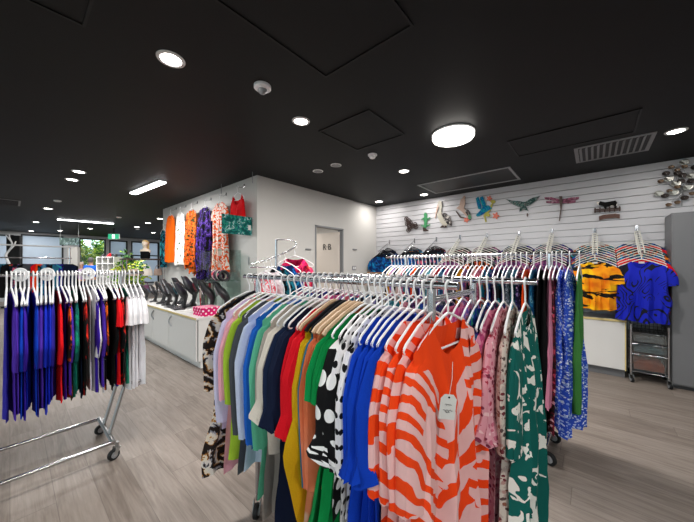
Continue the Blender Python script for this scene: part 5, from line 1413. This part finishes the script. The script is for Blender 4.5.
# two shoppers far back
def person(name, label, loc, rz, height, shirt, trousers, hairm, skin):
    k = height / 1.70
    t = thing(name, label, 'person', loc, rz); t.scale = (k, k, k)
    def skinned(nm, verts, edges, rad, m, parent, sub=2):
        me = bpy.data.meshes.new(nm); me.from_pydata([Vector(v) for v in verts], edges, [])
        o = link(nm, me, m, parent); md = o.modifiers.new('Skin', 'SKIN'); md.use_smooth_shade = True
        for i, r in enumerate(rad):
            me.skin_vertices[0].data[i].radius = r if isinstance(r, tuple) else (r, r); me.skin_vertices[0].data[i].use_root = (i == 0)
        s = o.modifiers.new('Sub', 'SUBSURF'); s.levels = sub; s.render_levels = sub
        return o
    V = [(0, 0, .93), (0, 0, 1.10), (0, 0, 1.30), (0, .005, 1.42), (0, -.005, 1.48), (0, -.01, 1.56), (0, -.01, 1.66)]
    Ed = [(0, 1), (1, 2), (2, 3), (3, 4), (4, 5), (5, 6)]; Rr = [(.15, .11), (.13, .095), (.15, .10), (.10, .07), (.05, .05), (.072, .085), (.055, .07)]
    for s in (-1, 1):
        b = len(V); V += [(s * .17, .01, 1.38), (s * .23, .02, 1.12), (s * .22, -.10, .90), (s * .20, -.16, .84)]
        Ed += [(2, b), (b, b + 1), (b + 1, b + 2), (b + 2, b + 3)]; Rr += [.055, .042, .033, .028]
        hb = len(V)
        for f in range(4):
            V += [(s * (.20 - .012 * (f - 1.5)), -.20 + .004 * f, .80 - .004 * abs(f - 1.5)), (s * (.19 - .014 * (f - 1.5)), -.225 + .004 * f, .765)]
            q = len(V); Ed += [(b + 3, q - 2), (q - 2, q - 1)]; Rr += [.010, .008]
        V.append((s * .17, -.19, .83)); Ed.append((b + 3, len(V) - 1)); Rr.append(.011)
        b = len(V); V += [(s * .09, 0, .86), (s * .10, -.01, .48), (s * .10, .02, .09), (s * .11, -.12, .03)]
        Ed += [(0, b), (b, b + 1), (b + 1, b + 2), (b + 2, b + 3)]; Rr += [.09, .06, .042, .035]
    skinned('body', V, Ed, Rr, skin, t)
    V = [(0, 0, .92), (0, 0, 1.10), (0, 0, 1.30), (0, .005, 1.41)]; Ed = [(0, 1), (1, 2), (2, 3)]; Rr = [(.185, .135), (.165, .12), (.175, .12), (.10, .075)]
    for s in (-1, 1):
        b = len(V); V += [(s * .18, .01, 1.375), (s * .235, .02, 1.16)]; Ed += [(2, b), (b, b + 1)]; Rr += [.075, .062]
    skinned('shirt', V, Ed, Rr, shirt, t)
    V = [(0, 0, .95), (0, 0, .88)]; Ed = [(0, 1)]; Rr = [(.165, .12), (.16, .12)]
    for s in (-1, 1):
        b = len(V); V += [(s * .09, 0, .80), (s * .10, -.01, .48), (s * .10, .015, .10)]; Ed += [(1, b), (b, b + 1), (b + 1, b + 2)]; Rr += [.105, .08, .065]
    skinned('trousers', V, Ed, Rr, trousers, t)
    hb = MB(); hb.loft([((0, .03, 1.53), .06, .05), ((0, .022, 1.58), .078, .072), ((0, .012, 1.64), .080, .090), ((0, .004, 1.69), .068, .082), ((0, .0, 1.72), .04, .05), ((0, 0, 1.728), .005, .005)], 16); part('hair', hb, hairm, t, True)
    fm_ = MB()
    for s in (-1, 1): fm_.lathe([(.001, -.006), (.008, -.003), (.008, .003), (.001, .006)], (s * .028, -.093, 1.625), 8)
    fm_.tube([(0, -.098, 1.62), (0, -.112, 1.595), (0, -.097, 1.588)], .009, 6); fm_.tube([(-.02, -.091, 1.562), (0, -.096, 1.560), (.02, -.091, 1.562)], .005, 5)
    part('face', fm_, solid(name + '_features', '8a5a4c', .7), t, True)
    return t
m_sk = solid('skin_tone', 'c99a80', .6, .3)
p = at_depth(91, 265, 10.6)
person('person', 'person with short grey hair in a bright blue shirt, back turned', (p.x, p.y, 0), 2.4, 1.68, cloth('blue_shirt', '2a6ad8'), C_['charcoal'], solid('grey_hair', '5c5a5a', .8), m_sk)
p = at_depth(81.5, 265, 10.9)
person('person', 'person with pale hair in a mauve top beside the blue shirt', (p.x, p.y, 0), .2, 1.52, cloth('mauve_shirt', 'b49ac0'), C_['navy'], solid('pale_hair', 'c0b0a4', .8), m_sk)

# ------------------------------------------------------------------ interior light of the fitting room, sky, camera
t = thing('fitting_room_light', 'round ceiling light inside the fitting room', 'ceiling light', (3.7, 5.4, 2.64)); part('diffuser', MB().lathe([(.15, 0), (.15, -.03), (.12, -.045), (.001, -.05)], n=28), OYST, t, True); part('base', MB().lathe([(.16, .0), (.16, -.012)], n=28), M['white_metal'], t)
lamp('fitting_room_lamp', 'AREA', (3.7, 5.4, 2.56), 45, .28)
w = bpy.data.worlds.new('sky'); scene.world = w; w.use_nodes = True; bg = w.node_tree.nodes['Background']
bg.inputs[0].default_value = (*hexc('dfe8f2'), 1); bg.inputs[1].default_value = 3.2
cam = bpy.data.cameras.new('camera'); co = bpy.data.objects.new('camera', cam); COL.objects.link(co)
co.location = (0, 0, EYE); co.rotation_euler = (pi / 2, 0, -math.acos(FW[1])); cam.sensor_width = 36; cam.lens = F / 694 * 36; cam.shift_y = 4 / 694; cam.clip_start = .02; cam.clip_end = 200
scene.camera = co
vs = scene.view_settings; vs.view_transform = 'Standard'; vs.look = 'None'; vs.gamma = 1; vs.use_curve_mapping = False; vs.exposure = EXPOSURE
scene.cycles.use_denoising = True; scene.cycles.max_bounces = 8; scene.cycles.diffuse_bounces = 4; scene.cycles.transparent_max_bounces = 24
scene.cycles.sample_clamp_indirect = 6
